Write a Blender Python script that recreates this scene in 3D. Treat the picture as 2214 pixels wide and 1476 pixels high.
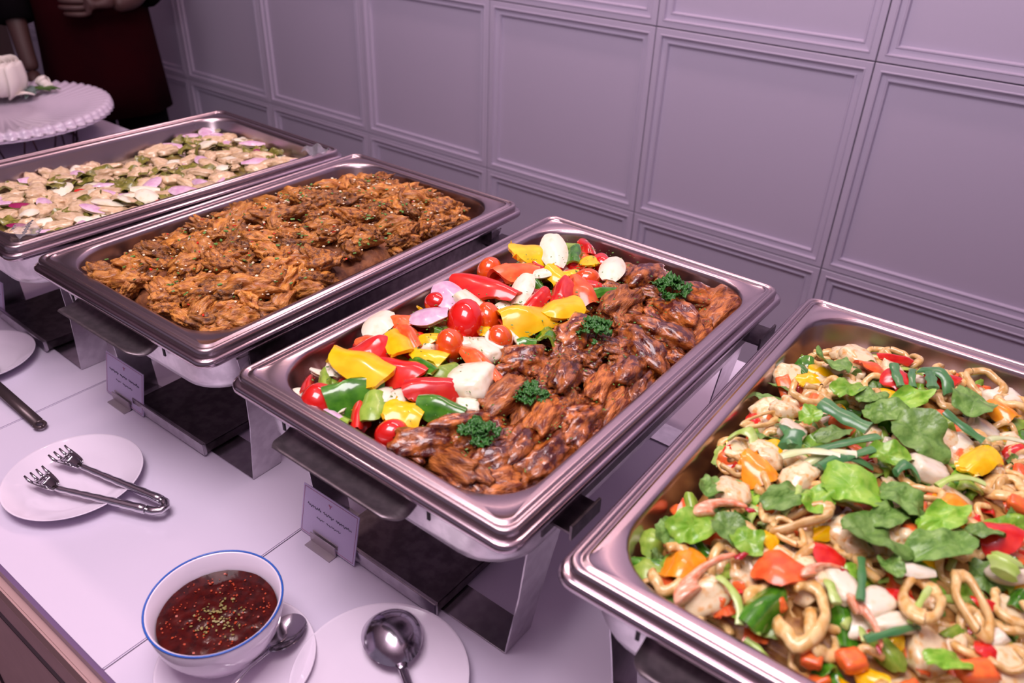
import bpy, bmesh, math, random
from mathutils import Vector, Matrix, noise
random.seed(7)
PI = math.pi
for o in list(bpy.data.objects): bpy.data.objects.remove(o)
COL = bpy.context.scene.collection
sc = bpy.context.scene
T = 0.75            # height of the counter top above the floor

# ------------------------------------------------------------------ camera
yaw, pitch, roll = 2.20531983, -0.55321428, 0.03826721
fwd = Vector((math.cos(pitch)*math.cos(yaw), math.cos(pitch)*math.sin(yaw), math.sin(pitch)))
rt = fwd.cross(Vector((0, 0, 1))).normalized(); up = rt.cross(fwd)
rt2 = math.cos(roll)*rt + math.sin(roll)*up; up2 = -math.sin(roll)*rt + math.cos(roll)*up
cam = bpy.data.cameras.new('camera'); camo = bpy.data.objects.new('camera', cam); COL.objects.link(camo)
m = Matrix((( rt2.x, up2.x, -fwd.x, 0.61210), (rt2.y, up2.y, -fwd.y, -0.35290), (rt2.z, up2.z, -fwd.z, 0.67862+T), (0, 0, 0, 1)))
camo.matrix_world = m
cam.sensor_width = 36; cam.sensor_fit = 'HORIZONTAL'; cam.lens = 1725.56/2214*36
cam.clip_start = 0.02; cam.clip_end = 60
cam.dof.use_dof = True; cam.dof.focus_distance = 0.95; cam.dof.aperture_fstop = 5.6
sc.camera = camo

# ------------------------------------------------------------------ world and lights
w = bpy.data.worlds.new('world'); sc.world = w; w.use_nodes = True
w.node_tree.nodes['Background'].inputs[0].default_value = (0.55, 0.42, 0.60, 1)
w.node_tree.nodes['Background'].inputs[1].default_value = 0.36
def area(name, loc, aim, sx, sy, power, col):
    l = bpy.data.lights.new(name, 'AREA'); l.shape = 'RECTANGLE'; l.size = sx; l.size_y = sy; l.energy = power; l.color = col
    o = bpy.data.objects.new(name, l); COL.objects.link(o); o.location = loc
    o.rotation_euler = (Vector(aim)-Vector(loc)).to_track_quat('-Z', 'Y').to_euler()
    return o
area('ceiling_light_panel', (0.10, -0.22, T+1.93), (0.0, 0.20, T), 1.1, 0.9, 32, (1.0, 0.90, 0.95))
area('flash_bounced_off_ceiling', (0.45, -0.60, T+1.0), (0.10, -0.05, T+2.0), 0.35, 0.35, 30, (1.0, 0.88, 0.95))
area('added_warm_fill_over_wall', (-0.25, 1.15, T+1.9), (-0.25, 1.30, T), 1.5, 0.12, 13, (1.0, 0.66, 0.66))  # added warm strip, no known fitting: tints the rims, picks out the mouldings
def spot(name, loc, power, col, rad=0.03):
    l = bpy.data.lights.new(name, 'POINT'); l.energy = power; l.color = col; l.shadow_soft_size = rad
    o = bpy.data.objects.new(name, l); COL.objects.link(o); o.location = loc; return o
spot('ceiling_bulb', (-0.9, 0.35, T+1.75), 5, (1.0, 0.78, 0.72))
sc.view_settings.view_transform = 'Standard'; sc.view_settings.look = 'None'
sc.view_settings.gamma = 1; sc.view_settings.use_curve_mapping = False
sc.view_settings.exposure = 0.15

# ------------------------------------------------------------------ materials
def mat(name, col, rough=0.5, metal=0.0, col2=None, scale=40, bump=0.0, bscale=None, coat=0.0, sss=0.0, stretch=None, spec=0.5, trans=0.0, vary=0.0, detail=3, lo=.38, hi=.62):
    M = bpy.data.materials.new(name); M.use_nodes = True
    nt = M.node_tree; b = nt.nodes['Principled BSDF']
    b.inputs['Base Color'].default_value = (*col, 1); b.inputs['Roughness'].default_value = rough
    b.inputs['Metallic'].default_value = metal; b.inputs['Specular IOR Level'].default_value = spec
    if coat: b.inputs['Coat Weight'].default_value = coat; b.inputs['Coat Roughness'].default_value = 0.08
    if sss: b.inputs['Subsurface Weight'].default_value = sss; b.inputs['Subsurface Radius'].default_value = (.006, .004, .003); b.inputs['Subsurface Scale'].default_value = 1
    if trans: b.inputs['Transmission Weight'].default_value = trans
    tc = nt.nodes.new('ShaderNodeTexCoord'); vec = tc.outputs['Object']
    if stretch:
        mp = nt.nodes.new('ShaderNodeMapping'); mp.inputs['Scale'].default_value = stretch
        nt.links.new(vec, mp.inputs['Vector']); vec = mp.outputs['Vector']
    src = None
    if col2:
        n = nt.nodes.new('ShaderNodeTexNoise'); n.inputs['Scale'].default_value = scale; n.inputs['Detail'].default_value = detail
        nt.links.new(vec, n.inputs['Vector'])
        r = nt.nodes.new('ShaderNodeValToRGB'); r.color_ramp.elements[0].position = lo; r.color_ramp.elements[1].position = hi
        r.color_ramp.elements[0].color = (*col, 1); r.color_ramp.elements[1].color = (*col2, 1)
        nt.links.new(n.outputs['Fac'], r.inputs['Fac']); src = r.outputs['Color']
    if vary:
        oi = nt.nodes.new('ShaderNodeObjectInfo'); mr = nt.nodes.new('ShaderNodeMapRange')
        mr.inputs['To Min'].default_value = 1-vary; mr.inputs['To Max'].default_value = 1+vary*.7
        nt.links.new(oi.outputs['Random'], mr.inputs['Value'])
        hs = nt.nodes.new('ShaderNodeHueSaturation')
        nt.links.new(mr.outputs['Result'], hs.inputs['Value'])
        if src: nt.links.new(src, hs.inputs['Color'])
        else: hs.inputs['Color'].default_value = (*col, 1)
        src = hs.outputs['Color']
    if src: nt.links.new(src, b.inputs['Base Color'])
    if bump:
        n2 = nt.nodes.new('ShaderNodeTexNoise'); n2.inputs['Scale'].default_value = bscale or scale; n2.inputs['Detail'].default_value = 4
        nt.links.new(vec, n2.inputs['Vector'])
        bp = nt.nodes.new('ShaderNodeBump'); bp.inputs['Strength'].default_value = bump; bp.inputs['Distance'].default_value = 0.002
        nt.links.new(n2.outputs['Fac'], bp.inputs['Height']); nt.links.new(bp.outputs['Normal'], b.inputs['Normal'])
    return M

M_WALL = mat('painted_panelling', (.43, .38, .50), .42)
M_SEAM = mat('wall_backing', (.10, .085, .10), .7)
M_FLOOR = mat('floor_tile', (.15, .11, .10), .35, col2=(.18, .13, .12), scale=3)
M_CEIL = mat('ceiling_paint', (.75, .58, .66), .8)
M_DARKWALL = mat('dark_far_wall', (.16, .10, .10), .7)
M_TOP = mat('white_glass', (.665, .59, .725), .16, spec=.28)
M_EDGE = mat('glass_edge', (.16, .10, .20), .2)
M_TRIM = mat('rose_trim', (.50, .31, .30), .45)
M_FASC = mat('mauve_fascia', (.62, .38, .40), .5, col2=(.66, .41, .43), scale=25)
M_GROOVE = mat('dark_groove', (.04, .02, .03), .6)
M_STEEL = mat('polished_steel', (.50, .41, .45), .17, 1.0, bump=.015, bscale=300)
M_BASIN = mat('brushed_steel_basin', (.48, .39, .415), .27, 1.0, bump=.02, bscale=200)
M_HAMMER = mat('worn_steel', (.72, .67, .70), .34, 1.0, col2=(.56, .52, .55), scale=60, bump=.03, bscale=90)
M_DARK = mat('dark_steel', (.17, .14, .155), .30, 1.0, col2=(.11, .09, .10), scale=80)
M_HANDLE = mat('dull_handle_steel', (.22, .175, .195), .42, .85, col2=(.16, .13, .145), scale=90)
M_LEG = mat('leg_steel', (.62, .58, .62), .25, 1.0, col2=(.52, .48, .52), scale=70)
M_SLOT = mat('slot_black', (.02, .015, .02), .6)
M_PORC = mat('white_porcelain', (.80, .70, .82), .10, coat=.4)
M_BLUE = mat('blue_glaze', (.03, .12, .50), .2)
M_SAUCE = mat('chili_sauce', (.028, .0008, .0004), .12, col2=(.065, .003, .001), scale=110, bump=.10, bscale=160, spec=.35)
M_CHROME = mat('bright_cutlery', (.66, .63, .67), .12, 1.0)
M_SPOON = mat('worn_spoon', (.50, .46, .52), .16, 1.0, col2=(.62, .58, .64), scale=90)
M_BLACKP = mat('dark_handle', (.10, .07, .075), .35, .6)
M_CARD = mat('card_paper', (.58, .49, .70), .6)
M_INK = mat('card_ink', (.05, .04, .09), .6)
M_PINK = mat('card_pink', (.55, .22, .33), .6)
M_CLIP = mat('card_clip', (.45, .38, .42), .35, .5)
M_RED = mat('red_pepper_skin', (.62, .012, .012), .18, col2=(.72, .03, .015), scale=4.29, coat=.5, sss=.12, vary=.15)
M_REDIN = mat('red_pepper_flesh', (.75, .09, .035), .35, sss=.2)
M_ORG = mat('orange_red_pepper', (.80, .10, .02), .25, col2=(.82, .17, .04), scale=4.29, coat=.3, sss=.15, vary=.12)
M_ORG2 = mat('orange_pepper_skin', (.90, .28, .01), .2, col2=(.95, .38, .02), scale=4.29, coat=.5, sss=.15, vary=.1)
M_YEL = mat('yellow_pepper_skin', (.95, .50, .0), .2, col2=(.95, .60, .01), scale=4.29, coat=.4, sss=.15, vary=.1)
M_GRN = mat('green_pepper_skin', (.035, .17, .008), .16, col2=(.08, .28, .015), scale=4.29, coat=.6, sss=.08, vary=.2)
M_LIME = mat('green_pepper_flesh', (.30, .45, .06), .32, col2=(.20, .36, .03), scale=4.29, coat=.2, sss=.15, vary=.15)
M_ONION = mat('white_onion', (.86, .80, .62), .25, col2=(.78, .66, .42), scale=4, coat=.3, sss=.25, vary=.08, lo=.5, hi=.75)
M_ONP = mat('mauve_onion', (.62, .36, .52), .25, col2=(.72, .52, .62), scale=3.43, coat=.3, sss=.2)
M_TOM = mat('tomato_skin', (.68, .012, .008), .1, coat=.9, sss=.1, vary=.12)
M_TOMO = mat('orange_tomato_skin', (.78, .11, .008), .1, col2=(.72, .07, .006), scale=4.29, coat=.9, sss=.1, vary=.1)
M_RIB = mat('glazed_rib_meat', (.085, .007, .002), .14, col2=(.58, .17, .028), scale=6, bump=1, bscale=16, coat=.8, vary=.3, detail=9, lo=.41, hi=.64)
M_RIB2 = mat('rib_meat_fibres', (.62, .20, .040), .36, col2=(.16, .028, .006), scale=7, bump=1, bscale=20, coat=.3, vary=.3, stretch=(.5, 1.5, 1.5), detail=8)
M_GRAVY = mat('rib_gravy', (.10, .022, .006), .2, col2=(.22, .06, .02), scale=60, bump=.6, coat=.5)
M_CHK = mat('fried_chicken_crust', (.50, .19, .028), .42, col2=(.13, .034, .008), scale=9, bump=1, bscale=24, coat=.15, vary=.4, detail=9)
M_CHK2 = mat('golden_fried_crust', (.70, .29, .05), .42, col2=(.33, .10, .016), scale=7, bump=1, bscale=20, coat=.2, vary=.25, detail=8, stretch=(.5, 1.3, 1.3))
M_CHKB = mat('chicken_bed', (.12, .035, .012), .6, col2=(.28, .10, .03), scale=90, bump=1)
M_SQ = mat('squid', (.66, .38, .10), .25, col2=(.82, .60, .27), scale=6, coat=.4, sss=.15, vary=.15)
M_SQW = mat('pale_squid', (.88, .74, .46), .25, col2=(.80, .42, .12), scale=6, coat=.4, sss=.2, vary=.1, lo=.48, hi=.7)
M_SHR = mat('shrimp_shell', (.84, .26, .12), .2, col2=(.88, .52, .34), scale=8.57, coat=.6, sss=.15)
M_SHRT = mat('shrimp_tail', (.42, .012, .025), .2, coat=.6)
M_LEAF = mat('celery_leaf', (.10, .24, .035), .38, col2=(.20, .38, .08), scale=6.43, coat=.15, sss=.0, vary=.22, bump=.4, bscale=15)
M_LEAFB = mat('bright_leaf', (.16, .42, .02), .35, col2=(.30, .55, .06), scale=6.43, vary=.15, coat=.2)
M_SCAL = mat('scallion_light', (.38, .58, .10), .3, col2=(.52, .68, .24), scale=2.86, coat=.3)
M_SCALD = mat('scallion_dark', (.045, .19, .06), .3, col2=(.10, .28, .09), scale=7.14, coat=.3, stretch=(.1, 2, 1))
M_SCALW = mat('scallion_white', (.62, .72, .34), .3, col2=(.80, .82, .60), scale=2.14, coat=.3)
M_CAR = mat('carrot', (.88, .20, .035), .3, col2=(.85, .13, .03), scale=4.29, coat=.3, sss=.15)
M_STBED = mat('stir_fry_sauce', (.20, .07, .012), .35, col2=(.55, .30, .08), scale=70, bump=.9, coat=.4, detail=6)
M_YOLK = mat('egg_yolk', (.92, .33, .03), .5)
M_PARS = mat('curly_parsley', (.015, .095, .012), .4, col2=(.045, .20, .025), scale=120, vary=.1)
M_HERB = mat('chopped_herb', (.06, .20, .03), .5, col2=(.15, .30, .06), scale=400)
M_CHILI = mat('chopped_chili', (.60, .03, .01), .4)
M_SESAME = mat('pale_crumb', (.75, .62, .42), .5)
M_FISH = mat('pale_fish_piece', (.74, .56, .36), .3, col2=(.58, .40, .22), scale=6.43, coat=.4, vary=.15, sss=.1)
M_OLIVE = mat('olive_green_leafy', (.12, .12, .016), .3, col2=(.24, .22, .035), scale=7, coat=.4, vary=.25)
M_BROTH = mat('clear_broth', (.13, .10, .02), .07, col2=(.26, .20, .06), scale=50, coat=.6, bump=.1)
M_MAG = mat('red_onion_skin', (.30, .015, .09), .2, coat=.4)
M_CLING = mat('clear_plastic', (.9, .9, .95), .05, trans=.9)
M_SKIN = mat('skin', (.05, .018, .016), .6, sss=.1)
M_SHIRT = mat('black_shirt', (.003, .002, .003), .9, spec=.05)
M_APRON = mat('maroon_apron', (.011, .0006, .002), .9, col2=(.016, .0007, .002), scale=6, spec=.05)
M_TROUS = mat('black_trousers', (.002, .0018, .003), .9, spec=.05)
M_HAIR = mat('black_hair', (.008, .005, .005), .5)
M_EYE = mat('eye_white', (.6, .55, .55), .3)
M_LIP = mat('lips', (.25, .06, .06), .5)
M_ROSE = mat('white_rose_petal', (.80, .72, .66), .55, sss=.15)
M_SEPAL = mat('sepal_green', (.06, .13, .02), .5)
M_DUSTY = mat('dusty_leaf', (.16, .22, .20), .6)
M_WIRE = mat('black_wire', (.05, .02, .025), .35, .7)
M_PLW = mat('white_fluted_ceramic', (.60, .51, .62), .22, coat=.3)

# ------------------------------------------------------------------ helpers
def link(name, me, mt=None, parent=None, loc=None):
    o = bpy.data.objects.new(name, me); COL.objects.link(o)
    if mt is not None and me is not None and not me.materials: me.materials.append(mt)
    if parent: o.parent = parent
    if loc: o.location = loc
    return o
def to_mesh(name, bm, smooth=True, bevel=0):
    me = bpy.data.meshes.new(name); bmesh.ops.recalc_face_normals(bm, faces=bm.faces); bm.to_mesh(me); bm.free()
    if smooth:
        for p in me.polygons: p.use_smooth = True
    return me
def empty(name, loc=(0, 0, 0), rz=0):
    o = bpy.data.objects.new(name, None); COL.objects.link(o); o.location = loc; o.rotation_euler = (0, 0, rz); o.empty_display_size = .05; return o
def tag(o, label=None, cat=None, group=None, kind=None):
    if label: o['label'] = label
    if cat: o['category'] = cat
    if group: o['group'] = group
    if kind: o['kind'] = kind
    return o
def pyd(name, vs, fs, smooth=True):
    me = bpy.data.meshes.new(name); me.from_pydata([tuple(v) for v in vs], [], fs); me.update()
    if smooth:
        for p in me.polygons: p.use_smooth = True
    return me
def add_box(bm, x0, x1, y0, y1, z0, z1, bev=0):
    r = bmesh.ops.create_cube(bm, size=1)
    for v in r['verts']:
        v.co = Vector(((x0+x1)/2+v.co.x*(x1-x0), (y0+y1)/2+v.co.y*(y1-y0), (z0+z1)/2+v.co.z*(z1-z0)))
    if bev:
        es = list({e for v in r['verts'] for e in v.link_edges})
        bmesh.ops.bevel(bm, geom=es, offset=bev, segments=2, affect='EDGES')
def box_obj(name, x0, x1, y0, y1, z0, z1, mt, parent=None, bev=0):
    bm = bmesh.new(); add_box(bm, x0, x1, y0, y1, z0, z1, bev); return link(name, to_mesh(name, bm, False), mt, parent)
def lathe(name, prof, n=48, sx=1, sy=1, wob=None):
    vs, fs = [], []
    for (r, z) in prof:
        for i in range(n):
            a = 2*PI*i/n; k = r*(1+(wob(a, r) if wob else 0))
            vs.append((k*math.cos(a)*sx, k*math.sin(a)*sy, z))
    m_ = len(prof)
    for j in range(m_-1):
        for i in range(n):
            a, b_ = j*n+i, j*n+(i+1) % n; fs.append((a, b_, b_+n, a+n))
    fs.append(tuple(range(n))[::-1]); fs.append(tuple(range((m_-1)*n, m_*n)))
    return pyd(name, vs, fs)
def tube_mesh(name, pts, rad, n=8, flat=1.0, cap=True):
    vs, fs = [], []; pts = [Vector(p) for p in pts]; N = len(pts)
    rads = rad if isinstance(rad, (list, tuple)) else [rad]*N
    prev = None
    for i, p in enumerate(pts):
        t = (pts[min(i+1, N-1)]-pts[max(i-1, 0)]).normalized()
        if prev is None:
            ref = Vector((0, 0, 1)) if abs(t.z) < .9 else Vector((1, 0, 0)); s = t.cross(ref).normalized()
        else: s = (prev-t*prev.dot(t)).normalized()
        prev = s; q = s.cross(t)
        for k in range(n):
            a = 2*PI*k/n; vs.append(p+(s*math.cos(a)+q*math.sin(a)*flat)*rads[i])
    for i in range(N-1):
        for k in range(n):
            a, b_ = i*n+k, i*n+(k+1) % n; fs.append((a, b_, b_+n, a+n))
    if cap: fs.append(tuple(range(n))[::-1]); fs.append(tuple(range((N-1)*n, N*n)))
    return vs, fs
def tube(name, pts, rad, mt, parent=None, n=8, flat=1.0):
    return link(name, pyd(name, *tube_mesh(name, pts, rad, n, flat)), mt, parent)
def merge(parts):
    vs, fs = [], []
    for v, f in parts:
        o = len(vs); vs += list(v); fs += [tuple(i+o for i in q) for q in f]
    return vs, fs
def sheet(nu, nv, f, th, bothmat=False):
    top, fs = [], []
    for j in range(nv+1):
        for i in range(nu+1): top.append(Vector(f(i/nu*2-1, j/nv*2-1)))
    N = len(top); nrm = []
    for j in range(nv+1):
        for i in range(nu+1):
            a = top[j*(nu+1)+min(i+1, nu)]-top[j*(nu+1)+max(i-1, 0)]; b_ = top[min(j+1, nv)*(nu+1)+i]-top[max(j-1, 0)*(nu+1)+i]
            n = a.cross(b_); nrm.append(n.normalized() if n.length > 1e-9 else Vector((0, 0, 1)))
    vs = top+[p-n*th for p, n in zip(top, nrm)]; mi = []
    W_ = nu+1
    for j in range(nv):
        for i in range(nu):
            a = j*W_+i; fs.append((a, a+1, a+1+W_, a+W_)); mi.append(0)
            fs.append((a+N, a+W_+N, a+1+W_+N, a+1+N)); mi.append(1)
    for i in range(nu):
        fs.append((i, i+N, i+1+N, i+1)); mi.append(1); a = nv*W_+i; fs.append((a, a+1, a+1+N, a+N)); mi.append(1)
    for j in range(nv):
        a = j*W_; fs.append((a, a+W_, a+W_+N, a+N)); mi.append(1); a = j*W_+nu; fs.append((a, a+N, a+W_+N, a+W_)); mi.append(1)
    return vs, fs, mi
# ------------------------------------------------------------------ room
def structure(o, label): o['kind'] = 'structure'; o['label'] = label; return o
WY, RAILZ, SX, SZ, XA = 1.450, T-0.1404, 0.5077, 0.4708, -2.357
floor = structure(box_obj('floor', -5.2, 4, -3.5, WY+.3, -0.05, 0, M_FLOOR), 'dark floor of the room')
ceil = structure(box_obj('ceiling', -5.2, 4, -3.5, WY+.3, 2.75, 2.8, M_CEIL), 'plain ceiling of the room')
bk = structure(box_obj('wall_back', -3.372-.51, XA+SX*9, WY+.016, WY+.10, 0, 2.75, M_SEAM), 'mauve grey panelled wall with square moulded panels')
structure(box_obj('wall_left', -5.3, -5.2, -3.5, WY+.3, 0, 2.75, M_DARKWALL), 'dark far wall at the end of the room')
structure(box_obj('wall_far', -5.2, -3.372-.51, WY+.1, WY+.3, 0, 2.75, M_DARKWALL), 'dark wall stretch beyond the panelling')
# one moulded panel: seam, flat rail, bead, recessed field
def panel_mesh():
    hx, hz = SX/2-.0012, SZ/2-.0012
    prof = [(0, .012), (0, 0.0012), (.0012, 0), (.0135, 0), (.0145, -.0015), (.0165, -.0015), (.0185, .0055), (.029, .0065), (.0305, .0045), (.033, .0045), (.0355, .0125), (.0375, .0125)]
    prof = [(i, d) for i, d in prof]
    vs, fs = [], []
    for ins, d in prof:
        for sx, sz in ((-1, -1), (1, -1), (1, 1), (-1, 1)): vs.append((sx*(hx-ins), d, sz*(hz-ins)))
    n = len(prof)
    for j in range(n-1):
        for k in range(4):
            a, b_ = j*4+k, j*4+(k+1) % 4; fs.append((a, b_, b_+4, a+4))
    fs.append(tuple(range((n-1)*4, n*4)))
    return pyd('panel', vs, fs, False)
pm = panel_mesh(); pm.materials.append(M_WALL)
for i in range(-3, 8):
    for k in range(-2, 5):
        x = XA+SX*(i+.5); z = RAILZ+SZ*(k+.5)
        if z-SZ/2 < -.25: continue
        if z+SZ/2 > 2.76: continue
        o = link('panel', pm, None, bk); o.location = (x, WY, z)
# strip of panelling below and above the last full row
# ------------------------------------------------------------------ counter
YF, YB = -0.195, 0.722
ct = empty('buffet_counter', (0, 0, 0)); tag(ct, 'long white glass topped buffet counter against the panelled wall', 'counter')
xs = [-2.0, -1.765, -1.318, -0.871, -0.424, 0.026, 0.474, 0.921, 1.37]
for a, b_ in zip(xs[:-1], xs[1:]):
    o = box_obj('glass_panel', a+.0008, b_-.0008, YF, YB, T-.010, T, M_TOP, ct, .0012)
box_obj('edge_strip', -2.0, 1.37, YF-.0035, YF+.002, T-.014, T-.001, M_EDGE, ct)
box_obj('trim_rail', -2.0, 1.37, YF-.012, YF+.01, T-.042, T-.0145, M_TRIM, ct, .002)
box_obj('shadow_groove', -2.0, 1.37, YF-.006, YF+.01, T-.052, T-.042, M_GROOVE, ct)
for a, b_ in zip(xs[:-1], xs[1:]):
    box_obj('fascia_panel', a+.001, b_-.001, YF-.010, YF+.006, T-.62, T-.052, M_FASC, ct)
    bm = bmesh.new()
    for (x0, x1, z0, z1) in ((a+.03, b_-.03, T-.098, T-.094), (a+.03, b_-.03, T-.56, T-.556), (a+.03, a+.034, T-.56, T-.094), (b_-.034, b_-.03, T-.56, T-.094)):
        add_box(bm, x0, x1, YF-.013, YF-.009, z0, z1)
    link('fascia_moulding', to_mesh('fascia_moulding', bm, False), M_GROOVE, ct)
box_obj('plinth', -1.96, 1.33, YF+.02, YB-.02, 0, T-.61, M_GROOVE, ct)
box_obj('carcass', -1.98, 1.35, YF+.006, YB-.005, T-.62, T-.012, M_FASC, ct)

# ------------------------------------------------------------------ chafing dishes
NC = 8
def rloop(hx, hy, r, z):
    pts = []
    for cx, cy, a0 in ((hx-r, hy-r, 0), (-hx+r, hy-r, PI/2), (-hx+r, -hy+r, PI), (hx-r, -hy+r, 1.5*PI)):
        for i in range(NC+1):
            a = a0+PI/2*i/NC; pts.append((cx+r*math.cos(a), cy+r*math.sin(a), z))
    return pts
def rsweep(name, prof, capend=True, capstart=False):
    vs, fs = [], []; n = 4*(NC+1)
    for p in prof: vs += rloop(*p)
    for j in range(len(prof)-1):
        for i in range(n):
            a, b_ = j*n+i, j*n+(i+1) % n; fs.append((a, b_, b_+n, a+n))
    if capend: fs.append(tuple(range((len(prof)-1)*n, len(prof)*n)))
    if capstart: fs.append(tuple(range(n))[::-1])
    me = pyd(name, vs, fs); return me
HX, HY, ZR = .180, .279, .2286
def sharp(me, ang=.6):
    me.set_sharp_from_angle(angle=ang) if hasattr(me, 'set_sharp_from_angle') else None
    return me
OR = .018
food_pan_me = sharp(rsweep('food_pan', [
    (HX-.0065, HY-.0065, OR-.003, ZR-.011), (HX-.0060, HY-.0060, OR-.003, ZR-.004), (HX-.0072, HY-.0072, OR-.004, ZR-.001), (HX-.0092, HY-.0092, OR-.005, ZR),
    (HX-.0115, HY-.0115, OR-.005, ZR-.0008), (HX-.0125, HY-.0125, OR-.005, ZR-.0022), (HX-.0140, HY-.0140, OR-.006, ZR-.0022), (HX-.0152, HY-.0152, OR-.006, ZR-.0006),
    (HX-.0172, HY-.0172, OR-.006, ZR-.0004), (HX-.0182, HY-.0182, OR-.006, ZR-.0020), (HX-.0225, HY-.0225, .030, ZR-.0022), (HX-.026, HY-.026, .055, ZR-.0030), (HX-.0275, HY-.0275, .056, ZR-.0045), (HX-.0290, HY-.0290, .056, ZR-.010),
    (HX-.036, HY-.036, .056, ZR-.054), (HX-.040, HY-.040, .055, ZR-.061), (HX-.048, HY-.048, .050, ZR-.064)]), .9)
food_pan_me.materials.append(M_BASIN)
water_rim_me = sharp(rsweep('frame_rim', [
    (HX-.016, HY-.016, .03, ZR-.0125), (HX-.0035, HY-.0035, OR, ZR-.0090), (HX-.0012, HY-.0012, OR, ZR-.0100), (HX, HY, OR, ZR-.0122), (HX, HY, OR, ZR-.0165), (HX-.0012, HY-.0012, OR, ZR-.0185),
    (HX-.003, HY-.003, OR, ZR-.0175), (HX-.016, HY-.016, .03, ZR-.0165)], False), .9)
water_rim_me.materials.append(M_STEEL)
water_pan_me = rsweep('water_pan', [(HX-.013, HY-.013, .045, ZR-.0165), (HX-.014, HY-.014, .047, ZR-.020), (HX-.017, HY-.017, .05, ZR-.060), (HX-.020, HY-.020, .05, ZR-.070), (HX-.030, HY-.030, .045, ZR-.0755)])
water_pan_me.materials.append(M_HAMMER)
def strip_mesh(name, sect, thick, along='x', a0=-1, a1=1, rnd=0):
    """a bent sheet: sect is a list of (u,v) points, extruded along an axis and given thickness"""
    bm = bmesh.new(); rows = []
    for s in (a0, a1):
        rows.append([bm.verts.new({'x': (s, u, v), 'y': (u, s, v)}[along]) for u, v in sect])
    for i in range(len(sect)-1): bm.faces.new((rows[0][i], rows[0][i+1], rows[1][i+1], rows[1][i]))
    bmesh.ops.recalc_face_normals(bm, faces=bm.faces)
    bmesh.ops.solidify(bm, geom=list(bm.faces), thickness=thick)
    return to_mesh(name, bm, False)
def part_meshes():
    P = {}
    # splayed leg plate, wider at the top
    for s in (-1, 1):
        for yy, tg in ((-1, 'f'), (1, 'b')):
            y0 = -.279+.061 if yy < 0 else .279-.103
            y1 = y0+.042
            sh = .010*(-yy)
            pts = [(.136, y0, 0.0015), (.136, y1, 0.0015), (.149, y1+.002, .09), (.158, y1+.010, .16), (.166, y1+.022, .196), (.166, y0-.012, .196), (.158, y0-.004, .16), (.149, y0, .09)]
            bm = bmesh.new(); vv = [bm.verts.new((s*x, y, z)) for x, y, z in pts]
            bm.faces.new((vv[0], vv[1], vv[2], vv[7])); bm.faces.new((vv[7], vv[2], vv[3], vv[6])); bm.faces.new((vv[6], vv[3], vv[4], vv[5]))
            bmesh.ops.recalc_face_normals(bm, faces=bm.faces); bmesh.ops.solidify(bm, geom=list(bm.faces), thickness=.0016)
            P['leg', s, yy] = to_mesh('leg', bm, False); P['leg', s, yy].materials.append(M_LEG)
    for yy in (-1, 1):
        y0 = -.218 if yy < 0 else .176
        bm = bmesh.new(); add_box(bm, -.136, .136, y0, y0+.042, 0.0004, .0022, .0005)
        P['foot_strip', yy] = to_mesh('foot_strip', bm, False); P['foot_strip', yy].materials.append(M_LEG)
        for s in (-1, 1):
            yb = -.218+.018 if yy < 0 else .200
            bm = bmesh.new(); add_box(bm, s*.162, s*.186, yb, yb+.046, .182, .1845); add_box(bm, s*.1845, s*.187, yb, yb+.046, .176, .192)
            P['lid_bracket', s, yy] = to_mesh('lid_bracket', bm, False); P['lid_bracket', s, yy].materials.append(M_DARK)
    for s in (-1, 1):
        bm = bmesh.new(); add_box(bm, s*.1648, s*.1672, -.215, .215, .178, .200, .0006)
        P['side_rail', s] = to_mesh('side_rail', bm, False); P['side_rail', s].materials.append(M_DARK)
    # fuel tray: shallow folded sheet with a light front lip
    bm = bmesh.new(); add_box(bm, -.105, .052, -.226, .226, .004, .017, .001)
    P['fuel_tray'] = to_mesh('fuel_tray', bm, False); P['fuel_tray'].materials.append(M_DARK)
    bm = bmesh.new(); add_box(bm, -.107, .054, -.2305, -.2255, .003, .0215, .001)
    P['tray_lip'] = to_mesh('tray_lip', bm, False); P['tray_lip'].materials.append(M_LEG)
    bm = bmesh.new(); add_box(bm, -.100, .047, -.219, .219, .017, .0215)
    # handle: a flat lip reaching out from under the rim, rounded at its outer corners
    for key, sg in (('handle_f', 1), ('handle_b', -1)):
        def f(u, v, sg=sg):
            t = (v+1)/2; hw = .085-.012*(max(0, t-.45)/.55)**2.5
            return -.018+hw*u, sg*(-.279+.020-.036*t), .192-.010*math.sin(t*PI)*.6-.001*t
        v_, f_, m_ = sheet(14, 8, f, .0018)
        P[key] = pyd('handle', v_, f_); P[key].materials.append(M_HANDLE)
    for i, x in enumerate((-.110, .082)):
        bm = bmesh.new(); add_box(bm, x, x+.0032, -.2672, -.2655, .186, .200)
        P['slot', i] = to_mesh('slot', bm, False); P['slot', i].materials.append(M_SLOT)
    return P
PM = part_meshes()
def chafer(x0, y0, rz, label):
    e = empty('chafing_dish', (x0+.18, y0+.279, T), rz); tag(e, label, 'chafing dish', 'row of rectangular steel chafing dishes')
    link('food_pan', food_pan_me, None, e); link('frame_rim', water_rim_me, None, e); link('water_pan', water_pan_me, None, e)
    for s in (-1, 1):
        for yy in (-1, 1):
            link('leg', PM['leg', s, yy], None, e); link('lid_bracket', PM['lid_bracket', s, yy], None, e)
        link('side_rail', PM['side_rail', s], None, e)
    for yy in (-1, 1): link('foot_strip', PM['foot_strip', yy], None, e)
    t = link('fuel_tray', PM['fuel_tray'], None, e); link('tray_lip', PM['tray_lip'], None, t)
    link('handle', PM['handle_f'], None, e)
    link('handle', PM['handle_b'], None, e)
    for i in (0, 1): link('slot', PM['slot', i], None, e)
    return e
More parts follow.
